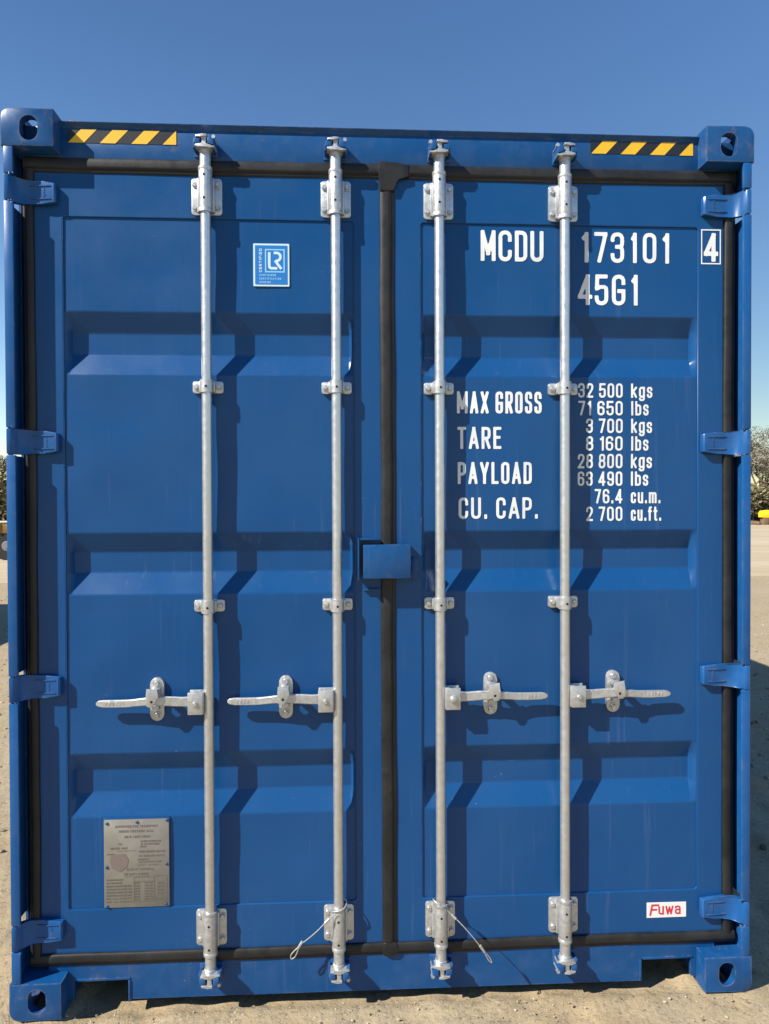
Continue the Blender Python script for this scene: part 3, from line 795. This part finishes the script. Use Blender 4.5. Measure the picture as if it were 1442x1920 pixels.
def ribbon(bm, path, closed, s, place, mi=0):
    n = len(path); Lf, Rt = [], []
    for i in range(n):
        a = path[(i-1) % n] if (closed or i > 0) else None; b = path[(i+1) % n] if (closed or i < n-1) else None
        p_ = path[i]
        d1 = (p_-a).normalized() if a is not None else (b-p_).normalized(); d2 = (b-p_).normalized() if b is not None else d1
        n1, n2 = Vector((-d1.y, d1.x)), Vector((-d2.y, d2.x)); m_ = n1+n2
        if m_.length < .2: m_ = n1.copy(); sc = 1
        else: m_.normalize(); sc = min(1.0/max(.3, m_.dot(n1)), 1.9)
        Lf.append(bm.verts.new(place(p_+m_*(s/2*sc)))); Rt.append(bm.verts.new(place(p_-m_*(s/2*sc))))
    for i in range(n if closed else n-1):
        j = (i+1) % n
        bm.faces.new((Rt[i], Rt[j], Lf[j], Lf[i])).material_index = mi
def text_bm(bm, text, x0, x1, z0, h, y, weight=.17, gap=.17, place=None, slant=0.0, mi=0, res=None):
    """condensed stroke lettering fitted between x0 and x1, cap height h, baseline z0;
    the union of all strokes of a letter is contoured into one clean sheet"""
    wd = []; cur = 0
    for ch in text:
        if ch == ' ': cur += .34; continue
        w_ = G[ch][0]+weight*.35
        wd.append((ch, cur, w_)); cur += w_+gap
    tot = wd[-1][1]+wd[-1][2]; sx = (x1-x0)/(tot*h); s = weight*h
    if place is None: place = lambda q: Vector((q.x, y, q.y))
    if res is None: res = h/30 if h > .03 else h/11
    for ch, cx, w_ in wd:
        iw = max(w_*h*sx-s, 1e-5); ih = h-s; ox = x0+cx*h*sx; segs = []
        for pts, cl in G[ch][1]:
            path = round_path(pts, cl, iw, ih); path = [q+Vector((s/2, s/2)) for q in path]
            pp = [path[0]]
            for q in path[1:]:
                if (q-pp[-1]).length > 1e-5: pp.append(q)
            n = len(pp)
            if n < 2: continue
            m_ = n if cl else n-1
            for i in range(m_):
                a, b = pp[i], pp[(i+1) % n]; d = (b-a).normalized(); e0 = e1 = s*.48
                if cl or i > 0:
                    c_ = (pp[(i-1) % n]-a).normalized().dot(-d); e0 = s/2*min(1.0, math.tan(math.acos(max(-1, min(1, c_)))/2))
                if cl or i < m_-1:
                    c_ = (pp[(i+2) % n]-b).normalized().dot(d); e1 = s/2*min(1.0, math.tan(math.acos(max(-1, min(1, c_)))/2))
                segs.append((a-d*e0, b+d*e1, d))
        lo_y = -.30*h if ch in 'g' else -.02*h
        gx_ = np.arange(-res, iw+s+2*res, res); gy_ = np.arange(lo_y-res, h+2*res, res)
        XX_, YY_ = np.meshgrid(gx_, gy_); D_ = np.full(XX_.shape, 1e9)
        for a, b, d in segs:
            c_ = (a+b)/2; hl = (b-a).length/2
            u_ = np.abs((XX_-c_.x)*d.x+(YY_-c_.y)*d.y)-hl; v_ = np.abs(-(XX_-c_.x)*d.y+(YY_-c_.y)*d.x)-s/2
            D_ = np.minimum(D_, np.maximum(u_, v_))
        D_ = np.maximum(D_, np.maximum(YY_-h, np.maximum(-XX_, XX_-(iw+s))))
        if ch != 'g': D_ = np.maximum(D_, -YY_)
        cache = {}
        def vert(k_, px, pz):
            if k_ not in cache: cache[k_] = bm.verts.new(place(Vector((ox+px+slant*pz, z0+pz))))
            return cache[k_]
        for j in range(D_.shape[0]-1):
            for i in range(D_.shape[1]-1):
                cs = ((i, j), (i+1, j), (i+1, j+1), (i, j+1)); dv = [D_[q[1], q[0]] for q in cs]
                if min(dv) >= 0: continue
                poly = []
                for t_ in range(4):
                    p1, p2 = cs[t_], cs[(t_+1) % 4]; d1, d2 = dv[t_], dv[(t_+1) % 4]
                    if d1 < 0: poly.append(vert(p1, gx_[p1[0]], gy_[p1[1]]))
                    if (d1 < 0) != (d2 < 0):
                        u_ = d1/(d1-d2); key = (min(p1, p2), max(p1, p2))
                        poly.append(vert(key, gx_[p1[0]]+u_*(gx_[p2[0]]-gx_[p1[0]]), gy_[p1[1]]+u_*(gy_[p2[1]]-gy_[p1[1]])))
                if len(poly) >= 3: bm.faces.new(poly).material_index = mi
def marking(text, x0, x1, z0, h, y=PN-.0012, mat='white', weight=.17, gap=.17, parent=cont, name='marking'):
    bm = bmesh.new(); text_bm(bm, text, x0, x1, z0, h, y, weight, gap)
    # overlapping strokes: nudge every stroke by a hair so no two faces share a plane
    me_o = finish(bm, name, mat, parent, 0); me = me_o.data
    return me_o
zx = lambda z: 1.876+(z-668)*.000693
bmk = []
def mk(text, a, b, z0, h, glyphs=None, **kw):
    if glyphs:
        bm = bmesh.new()
        for ch, g0, g1 in glyphs: text_bm(bm, ch, zx(g0), zx(g1), z0, h, PN-.0012, kw.get('weight', .128))
        o = finish(bm, 'marking', 'white', cont, 0)
    else: o = marking(text, zx(a), zx(b), z0, h, **kw)
    hug(o, 1); o['label'] = 'white lettering reading '+text
mk('MCDU', 0, 0, 2.460, .103, [('M', 172, 245), ('C', 259, 324), ('D', 339, 400), ('U', 415, 480)])
mk('173101', 0, 0, 2.460, .103, [('1', 668, 702), ('7', 730, 796), ('3', 812, 879), ('1', 913, 942), ('0', 972, 1040), ('1', 1071, 1104)])
mk('45G1', 0, 0, 2.317, .104, [('4', 650, 722), ('5', 734, 801), ('G', 819, 886), ('1', 915, 947)])
mk('MAX GROSS', 55, 470, 1.950, .074, weight=.132)
mk('TARE', 57, 272, 1.831, .074, weight=.132)
mk('PAYLOAD', 58, 421, 1.713, .074, weight=.132)
mk('CU. CAP.', 62, 452, 1.596, .072, weight=.132)
rows = [('32 500', 650, 873, 'kgs', 1022), ('71 650', 652, 873, 'lbs', 1003), ('3 700', 690, 873, 'kgs', 1020), ('8 160', 690, 873, 'lbs', 1002),
        ('28 800', 650, 873, 'kgs', 1020), ('63 490', 650, 873, 'lbs', 1002), ('76.4', 735, 873, 'cu.m.', 1063), ('2 700', 692, 873, 'cu.ft.', 1066)]
for i, (t1, a, b, t2, e) in enumerate(rows):
    zb = 2.0045-i*.0597
    mk(t1, a, b, zb, .049, weight=.142, gap=.15); mk(t2, 915, e, zb, .049, weight=.142, gap=.16)
# check digit in its box, painted on the door frame
bm = bmesh.new(); text_bm(bm, '4', 2.2965, 2.347, 2.467, .097, F-.0012, .15)
fr = [Vector((2.289, 2.4605)), Vector((2.354, 2.4605)), Vector((2.354, 2.5745)), Vector((2.289, 2.5745))]
ribbon(bm, fr, True, .0040, lambda q: Vector((q.x, F-.0013, q.y)))
o = finish(bm, 'marking', 'white', cont, 0); o['label'] = 'white check digit 4 inside a thin white box'

# --- hazard tapes on the header
def hazard(x0, x1, z0, z1, first, period, wid, label):
    t = empty('hazard_tape'); t.parent = cont; t['label'] = label
    y = F-.0011
    bm = bmesh.new(); box(bm, x0, x1, y, F-.0002, z0, z1); finish(bm, 'black_film', 'black', t, 0)
    sl = (z1-z0)*.95
    xx = first
    while xx < x1:
        pts = [(xx, z0), (xx+wid, z0), (xx+wid+sl, z1), (xx+sl, z1)]
        # clip to the tape
        cl = []
        n = len(pts)
        for i in range(n):
            a, b = pts[i], pts[(i+1) % n]
            ina, inb = a[0] <= x1, b[0] <= x1
            if ina: cl.append(a)
            if ina != inb:
                u = (x1-a[0])/(b[0]-a[0]); cl.append((x1, a[1]+u*(b[1]-a[1])))
        if len(cl) >= 3:
            bm = bmesh.new(); bm.faces.new([bm.verts.new((x, y-.0007, z)) for x, z in cl])
            finish(bm, 'yellow_stripe', 'yellow', t, 0)
        xx += period
hazard(.184, .531, 2.820, 2.8635, .186, .1005, .050, 'black tape with yellow slanted stripes left of the first rod')
hazard(1.905, 2.258, 2.8235, 2.866, 1.907, .101, .050, 'black tape with yellow slanted stripes at the right end of the header')

# --- certification sticker
st = empty('sticker'); st.parent = cont; st['label'] = 'small bright blue certified sticker with white monogram'
sx0, sx1, sz0, sz1 = .777, .895, 2.366, 2.506
bm = bmesh.new(); prism(bm, rrect(sx0, sx1, sz0, sz1, .003), PN-.0025, PN+.008); finish(bm, 'sticker_border', 'sticker_white', st, 0)
bm = bmesh.new(); prism(bm, rrect(sx0+.006, sx1-.006, sz0+.006, sz1-.006, .002), PN-.0032, PN-.0026); finish(bm, 'sticker_field', 'sticker_blue', st, 0)
bm = bmesh.new(); py_ = lambda q: Vector((q.x, PN-.0038, q.y))
LX, LZ = lambda u: sx0+(u-230)/(1195-230)*(sx1-sx0), lambda v: sz1-(v-260)/(1400-260)*(sz1-sz0)
V2 = lambda u, v: Vector((LX(u), LZ(v)))
ribbon(bm, [V2(562, 425), V2(1058, 425), V2(1058, 1015), V2(562, 1015)], True, .0045, py_, 1)
bL = [V2(660, 490), V2(660, 860), V2(672, 900), V2(712, 920), V2(875, 920)]
ribbon(bm, bL, False, .0085, py_, 0)
arc = [V2(780, 515)]+[V2(860+105*math.sin(R(a)), 620-112*math.cos(R(a))) for a in range(0, 181, 15)]
arc = [V2(780, 510), V2(860, 510)]+[V2(860+100*math.sin(R(a)), 615-105*math.cos(R(a))) for a in range(15, 181, 15)]+[V2(830, 725)]
ribbon(bm, arc, False, .0085, py_, 0)
ribbon(bm, [V2(815, 715), V2(985, 940)], False, .0085, lambda q: Vector((q.x, PN-.0041, q.y)), 0)
# vertical word
vx, vz0, vz1 = LX(465), LZ(1030), LZ(400)
text_bm(bm, 'CERTIFIED', 0, vz1-vz0, 0, .0095, 0, .20, .2, place=lambda q: Vector((vx-q.y, PN-.0038, vz0+q.x)))
for txt, u1, v in (('CONTAINER', 840, 1135), ('CERTIFICATION', 975, 1230), ('SCHEME', 700, 1325)):
    text_bm(bm, txt, LX(390), LX(u1), LZ(v), .0072, 0, .20, .2, place=py_, mi=1)
finish(bm, 'sticker_print', ['sticker_white', 'sticker_line'], st, 0)
xs_, zs_ = np.meshgrid(np.linspace(sx0, sx1, 12), np.linspace(sz0, sz1, 12)); st.location.y = float(panel_relief(0, xs_, zs_, .165, 1.108).min())

# --- maker's label
st = empty('sticker'); st.parent = cont; st['label'] = 'small white label with red word Fuwa at the foot of the right door'
bm = bmesh.new(); prism(bm, [(2.101, .2265), (2.2385, .2265), (2.2385, .2775), (2.101, .2785)], F-.0015, F+.001); finish(bm, 'label_paper', 'label_white', st, 0)
bm = bmesh.new(); pf = lambda q: Vector((q.x, F-.0021, q.y))
text_bm(bm, 'F', 2.109, 2.136, .2335, .039, 0, .16, .2, place=pf, slant=.2)
text_bm(bm, 'uwa', 2.141, 2.219, .2365, .038, 0, .15, .13, place=pf)
finish(bm, 'label_print', 'label_red', st, 0)

# --- data plate
dp = empty('data_plate'); dp.parent = cont; dp['label'] = 'dull metal approval plate riveted low on the left door'
ax0, ax1, az0, az1 = .281, .491, .324, .614
bm = bmesh.new(); prism(bm, rrect(ax0, ax1, az0, az1, .003), PN-.0075, PN-.0055, 0, .0006); finish(bm, 'plate_sheet', 'plate', dp)
bm = bmesh.new(); prism(bm, rrect(ax0-.003, ax1+.003, az0-.004, az1+.005, .004), PN-.0052, PN+.004, 0, .001); finish(bm, 'plate_backing', 'blue', dp)
PX = lambda u: ax0+(u-285)/(1125-285)*(ax1-ax0); PZ = lambda v: az1-(v-245)/(1395-245)*(az1-az0)
for u, v in ((325, 290), (712, 280), (1100, 262), (322, 865), (1092, 838), (322, 1380), (1085, 1365)):
    bm = bmesh.new(); X_, Z_ = PX(u), PZ(v)
    for (ra, ha), (rb, hb) in zip([(.0052, 0), (.0048, .002), (.003, .0033)], [(.0048, .002), (.003, .0033), (.0004, .004)]):
        cyl(bm, (X_, PN-.0076-ha, Z_), (X_, PN-.0076-hb, Z_), ra, rb, seg=12, caps=False)
    finish(bm, 'rivet', 'blue_cast', dp)
bm = bmesh.new(); pp = lambda q: Vector((q.x, PN-.0080, q.y))
def pt(txt, u0, u1, v, hgt, w=.19): text_bm(bm, txt, PX(u0), PX(u1), PZ(v), hgt, 0, w, .2, place=pp)
pt('APPROVED FOR TRANSPORT', 430, 985, 352, .0082); pt('UNDER CUSTOMS SEAL', 480, 930, 415, .0082); pt('GB/C 4897 LR001', 550, 885, 488, .0082)
pt('TYPE', 462, 520, 575, .005); pt('MC45G 4897', 370, 590, 635, .0072)
pt('MANUFACTURERS NO', 760, 1020, 545, .006); pt('OF THE CONTAINER', 760, 1000, 582, .006); pt('MCDU', 750, 830, 615, .006)
pt('OWNER', 320, 420, 705, .0045); pt('TIMBER COMPONENT TREATMENT', 735, 1080, 680, .006); pt('IM / BASILEUM SI84 CT', 735, 1065, 738, .006)
pt('IMPREGNATED', 720, 860, 782, .005); pt('CONTAINERS CODE', 725, 1030, 815, .005); pt('MAY 2022', 725, 990, 855, .005)
pt('DATE OF APPROVAL', 578, 935, 915, .0078); pt('CSC SAFETY APPROVAL', 545, 860, 978, .0082)
for i, (tx, e) in enumerate((('CSC IDENTIFICATION', 525), ('DATE MANUFACTURED', 515), ('MAXIMUM OPERATING GROSS MASS', 640), ('ALLOWABLE STACKING LOAD', 640),
                 ('TRANSVERSE RACKING TEST FORCE', 650), ('LONGITUDINAL RACKING FORCE', 640), ('END WALL STRENGTH', 645), ('SIDE WALL STRENGTH', 650))):
    pt(tx, 312, e, 1045+i*41, .0058)
for i in range(7):
    for (a, b) in ((668, 745), (800, 915)): pt('32500 KGS' if a < 700 else '71650 LBS', a, b, 1092+i*36, .0055)
for i, tx in enumerate(('NEXT', 'EX', 'DUE', '04 27')): pt(tx, 978, 1052, 1100+i*45, .0062)
for (u0, v0, u1, v1) in ((668, 1010, 930, 1325), (935, 992, 1100, 1305)):
    ribbon(bm, [Vector((PX(u0), PZ(v1))), Vector((PX(u1), PZ(v1))), Vector((PX(u1), PZ(v0))), Vector((PX(u0), PZ(v0)))], True, .0011, pp)
for (u0, u1, v) in ((545, 880, 995), (450, 700, 655), (668, 930, 1060)): ribbon(bm, [Vector((PX(u0), PZ(v))), Vector((PX(u1), PZ(v)))], False, .001, lambda q: Vector((q.x, PN-.0082, q.y)))
finish(bm, 'plate_print', 'plate_ink', dp, 0)
bm = bmesh.new(); bm.faces.new([bm.verts.new((PX(u), PN-.0084, PZ(v))) for u, v in ((375, 700), (560, 695), (600, 770), (585, 860), (490, 930), (385, 880), (360, 790))])
finish(bm, 'plate_emblem', 'plate_mask', dp, 0)

# ------------------------------------------------------------------ wire lanyards looped round the two middle rods
def tube(bm, pts, r_, seg=8):
    n = len(pts); rings = []; prev = None
    for i, p_ in enumerate(pts):
        d = (pts[min(i+1, n-1)]-pts[max(i-1, 0)]).normalized()
        if prev is None: a = d.orthogonal().normalized()
        else: a = (prev-d*prev.dot(d)).normalized()
        prev = a; b = d.cross(a)
        rings.append([bm.verts.new(p_+(a*math.cos(2*math.pi*j/seg)+b*math.sin(2*math.pi*j/seg))*r_) for j in range(seg)])
    for A_, B_ in zip(rings, rings[1:]):
        for j in range(seg): bm.faces.new((A_[j], A_[(j+1) % seg], B_[(j+1) % seg], B_[j]))
    bm.faces.new(rings[0][::-1]); bm.faces.new(rings[-1])
def catmull(P_, n=10):
    out = []; P_ = [P_[0]]+P_+[P_[-1]]
    for i in range(1, len(P_)-2):
        a, b, c_, d = P_[i-1:i+3]
        for j in range(n):
            t = j/n; out.append(.5*((2*b)+(-a+c_)*t+(2*a-5*b+4*c_-d)*t*t+(-a+3*b-3*c_+d)*t**3))
    out.append(P_[-2]); return out
def lanyard(rx, s, ex, ez, ey, label, loopw):
    t = empty('wire_lanyard', (rx, RY, .315)); tag(t, label, 'cable')
    off = Vector((-rx, -RY, -.315))
    def add(name, bm, mat='wire'): o = finish(bm, name, mat, t); return o
    W_ = lambda x, y, z: Vector((x, y, z))+off
    bm = bmesh.new()
    ring = [W_(rx+.0262*math.cos(a), RY+.0262*math.sin(a), .316+s*.014*math.cos(a)*-1+.004*math.sin(2*a)) for a in [2*math.pi*i/28 for i in range(29)]]
    tube(bm, ring, .0022); add('loop', bm)
    c0 = W_(rx+s*.026, .006, .298); c1 = W_(ex-s*.030, ey, ez+.045); end = W_(ex, ey, ez)
    bm = bmesh.new(); mid = (c0+c1)/2+Vector((0, -.006, -.002 if s < 0 else .008)); path = catmull([W_(rx+s*.010, .004, .310), c0, mid, c1], 8); tube(bm, path, .0016); add('cable', bm)
    d1 = (path[14]-path[9]).normalized()
    bm = bmesh.new(); q = path[9]; cyl(bm, q, q+d1*.020, .0046, .0042, 12); add('ferrule', bm, 'cast')
    dE = (end-c1).normalized(); side = dE.cross(Vector((0, 1, 0))).normalized()
    bm = bmesh.new(); cyl(bm, c1-dE*.014, c1+dE*.012, .0048, .0042, 12); add('ferrule', bm, 'cast')
    L = (end-c1).length
    lp = [c1+dE*.010, c1+dE*L*.45+side*loopw*.7, c1+dE*L*.8+side*loopw, end, c1+dE*L*.8-side*loopw, c1+dE*L*.45-side*loopw*.7, c1+dE*.010]
    bm = bmesh.new(); tube(bm, catmull(lp, 7), .0018); add('end_loop', bm)
lanyard(RODX[1], -1, .893, .163, .010, 'thin wire loop hanging down to the left from the second locking rod', .007)
lanyard(RODX[2], 1, 1.545, .155, -.035, 'thin wire loop hanging down to the right from the third locking rod', .0035)

# ------------------------------------------------------------------ background
def leaf_cloud(name, blobs, n, size, mat, parent, seed, flat=.5):
    r_ = np.random.default_rng(seed); V = []; Fc = []
    for k_ in range(n):
        b = blobs[r_.integers(len(blobs))]; d = r_.normal(size=3); d /= np.linalg.norm(d); rad = r_.random()**.45
        p_ = np.array(b[0])+d*rad*np.array(b[1]); s = size*r_.uniform(.5, 1.4)
        a = r_.normal(size=3); a /= np.linalg.norm(a); b2 = np.cross(a, r_.normal(size=3)); b2 /= np.linalg.norm(b2)
        i = len(V); V += [p_-a*s, p_+b2*s*flat, p_+a*s, p_-b2*s*flat]; Fc.append((i, i+1, i+2, i+3))
    me = bpy.data.meshes.new(name); me.from_pydata([tuple(v) for v in V], [], Fc)
    return new_ob(name, me, mat, parent, 0)
def bare_tree(h, seed, mat_leaf='blossom', n_leaf=11000, ivy=True, spread=.36):
    r_ = random.Random(seed); t = empty('tree'); bm = bmesh.new(); tips = []
    def branch(p_, d, L, r0, depth):
        q = p_+d*L; mid = p_+d*L*.5+Vector((r_.uniform(-1, 1), r_.uniform(-1, 1), 0))*L*.06
        cyl(bm, p_, mid, r0, r0*.82, 6, caps=False); cyl(bm, mid, q, r0*.82, r0*.62, 6, caps=False)
        if depth >= 2: tips.append(q)
        if depth >= 5: return
        for i in range(3 if depth < 4 else 2):
            ax = Vector((r_.uniform(-1, 1), r_.uniform(-1, 1), r_.uniform(.0, .5))).normalized()
            nd = (d*.9+ax*.75).normalized(); branch(q if i else mid.lerp(q, .7), nd, L*r_.uniform(.62, .82), r0*.56, depth+1)
    branch(Vector((0, 0, -.1)), Vector((.03, 0, 1)), h*.28, h*.022, 0)
    o = finish(bm, 'trunk', 'bark', t, 60)
    blobs = [(tuple(q), (h*.055, h*.055, h*.05)) for q in tips]
    leaf_cloud('crown', blobs, n_leaf, h*.009, mat_leaf, t, seed)
    if ivy: leaf_cloud('ivy', [((0, 0, h*z_), (h*.07, h*.07, h*.09)) for z_ in (.08, .17, .26, .35, .44)]+[((h*.05, 0, h*.56), (h*.05, h*.05, h*.1))], 1600, h*.010, 'ivy', t, seed+9)
    return t
# positions in metres behind the yard
spots = [  # x, y, height, label
    (34.9, 52.6, 8.4, 'taller budding tree with dark ivy on its stem, at the right edge of the picture', 1, True),
    (33.0, 51.6, 6.9, 'pale whitish blossoming tree hard against the right edge of the container', 2, False),
    (37.8, 53.5, 8.4, 'budding tree beyond the yard at the far right', 3, True),
    (-20.3, 42.4, 6.1, 'pale bare tree standing behind the scrub at the left edge of the container', 4, False),
    (-23.4, 43.5, 7.8, 'bare budding tree at the far left edge beyond the trailer', 5, True),
    (-17.6, 44.0, 5.6, 'small bare tree hidden mostly by the left side of the container', 6, False)]
for x, y, h, lab, sd, iv in spots:
    t = bare_tree(h, sd*13, ivy=iv); t.location = (x, y, 0); t.rotation_euler.z = sd
    tag(t, lab, 'tree', 'bare budding trees beyond the yard')
def scrub(cx0, cx1, y, h, n, seed, label, mats='scrub'):
    r_ = random.Random(seed); blobs = []
    x = cx0
    while x < cx1:
        hh = h*r_.uniform(.65, 1.1); blobs.append(((x, y+r_.uniform(-.8, .8), hh*.5), (r_.uniform(.7, 1.3), 1.0, hh*.5))); x += .55
    o = leaf_cloud('scrub', blobs, n, .17, mats, None, seed, .4); tag(o, label, kind='stuff'); return o
scrub(26.5, 40, 50.3, 2.9, 26000, 5, 'low tangle of olive green scrub and dead stems on the right')
scrub(-30, -16, 38.5, 4.4, 30000, 6, 'olive brown hedge of scrub behind the trailer on the left')
# soil bank under the scrub at the right and yellow barrier
def mound(name, pts, y0, y1, mat, label):
    bm = bmesh.new(); n = len(pts); m_ = 6; rows_ = []
    for j in range(m_+1):
        w_ = math.sin(math.pi*j/m_); rows_.append([bm.verts.new((x, y0+(y1-y0)*j/m_+random.uniform(-.1, .1), z*w_-.03+random.uniform(0, .07)*w_)) for x, z in pts])
    for A_, B_ in zip(rows_, rows_[1:]):
        for i in range(n-1): bm.faces.new((A_[i], A_[i+1], B_[i+1], B_[i]))
    o = finish(bm, name, mat, None, 60); tag(o, label, kind='structure'); return o
rocks(900, (26, 42), (47.2, 50.2), .08, .42, 'rubble', 'heap of brown soil clods and rubble at the far edge of the yard on the right', mat='soil', pw=1.6, zbase=0)
mound('soil_bank', [(-34+i*.5, .35+.2*math.sin(i*1.3)+random.uniform(0, .12)) for i in range(38)], 35.5, 38.8, 'soil', 'brown bank of soil on the left beyond the trailer')
bar = empty('yellow_barrier', (30.62, 47.0, 0)); tag(bar, 'bright yellow plastic barrier on the rubble at the right edge', 'barrier')
bm = bmesh.new(); prism(bm, [(0, .55), (.10, .50), (.9, .50), (1.8, .52), (1.8, 1.02), (.55, 1.06), (.12, 1.0), (0, .85)][::-1], -.2, .2, 0, .04); finish(bm, 'barrier_body', 'bright_yellow', bar)
for x in (.35, 1.45):
    bm = bmesh.new(); box(bm, x-.2, x+.2, -.22, .22, .0, .49, .03); finish(bm, 'foot', 'soil', bar)
# trailer at the left edge
tr = empty('flatbed_trailer', (-9.2, 19.2, 0)); tag(tr, 'ochre sided flatbed trailer with a white top rail at the left edge', 'trailer')
def tpart(name, mat, *boxes, bev=.01):
    bm = bmesh.new()
    for b in boxes: box(bm, *b, bev)
    return finish(bm, name, mat, tr)
tpart('bed', 'ochre', (-3.2, .66, .0, 1.9, .80, 1.10)); tpart('top_rail', 'rail_white', (-3.22, .68, -.03, .03, 1.115, 1.165))
tpart('chassis_rail', 'soil', (-3.1, .5, .3, .38, .66, .79)); 
for i in range(6): tpart('stake_pocket', 'ochre', (-3.05+i*.62, -2.98+i*.62, -.035, -.002, .80, 1.10), bev=.004)
for wx in (-2.1, -1.2, .28):
    for wy in (.14, 1.66):
        bm = bmesh.new(); cyl(bm, (wx, wy-.12, .40), (wx, wy+.12, .40), .40, seg=32); w = finish(bm, 'wheel', 'tyre', tr)
        bm = bmesh.new(); cyl(bm, (wx, wy-.135, .42), (wx, wy-.119, .42), .13, .15, seg=24); cyl(bm, (wx, wy-.16, .42), (wx, wy-.134, .42), .07, seg=14); finish(bm, 'hub', 'hub', w)
# made-up cabin added out of frame to throw the shadow at the left
shadow_box = empty('added_shadow_box', (-6.15, 6.8, 0)); tag(shadow_box, 'made-up grey box added out of frame at the left to throw a shadow', 'shadow_caster')
bm = bmesh.new(); box(bm, -.95, .85, -1.8, 1.7, .12, 2.2, .02); finish(bm, 'shadow_box_wall', 'grey_steel', shadow_box)
bm = bmesh.new(); box(bm, -1.0, .9, -1.85, 1.75, 2.201, 2.26, .01); finish(bm, 'shadow_box_roof', 'grey_steel', shadow_box)
bm = bmesh.new(); box(bm, -.5, .4, -1.835, -1.803, .2, 2.05, .005); dr = finish(bm, 'shadow_box_door', 'rail_white', shadow_box)
for x in (-.8, .6):
    for y in (-1.6, 1.4):
        bm = bmesh.new(); box(bm, x-.1, x+.1, y-.1, y+.1, -.02, .119); finish(bm, 'foot', 'soil', shadow_box)
# weeds on the yard
def weed(x, y, s, label, seed):
    r_ = random.Random(seed); bm = bmesh.new()
    for i in range(26):
        a = r_.uniform(0, 6.28); L = s*r_.uniform(.5, 1.1); w_ = s*.10; d = Vector((math.cos(a), math.sin(a), 0)); n_ = Vector((-d.y, d.x, 0))
        p1 = d*L*.5+Vector((0, 0, L*.5)); p2 = d*L+Vector((0, 0, L*r_.uniform(.2, .7)))
        vv = [bm.verts.new(q) for q in (-n_*w_*.4, n_*w_*.4, p1+n_*w_, p2, p1-n_*w_)]; bm.faces.new(vv)
    o = finish(bm, 'weed', 'ivy', None, 0); o.location = (x, y, -.005); tag(o, label, 'weed'); return o
weed(-.075, .40, .035, 'small green weed growing beside the lower left corner of the container', 4)
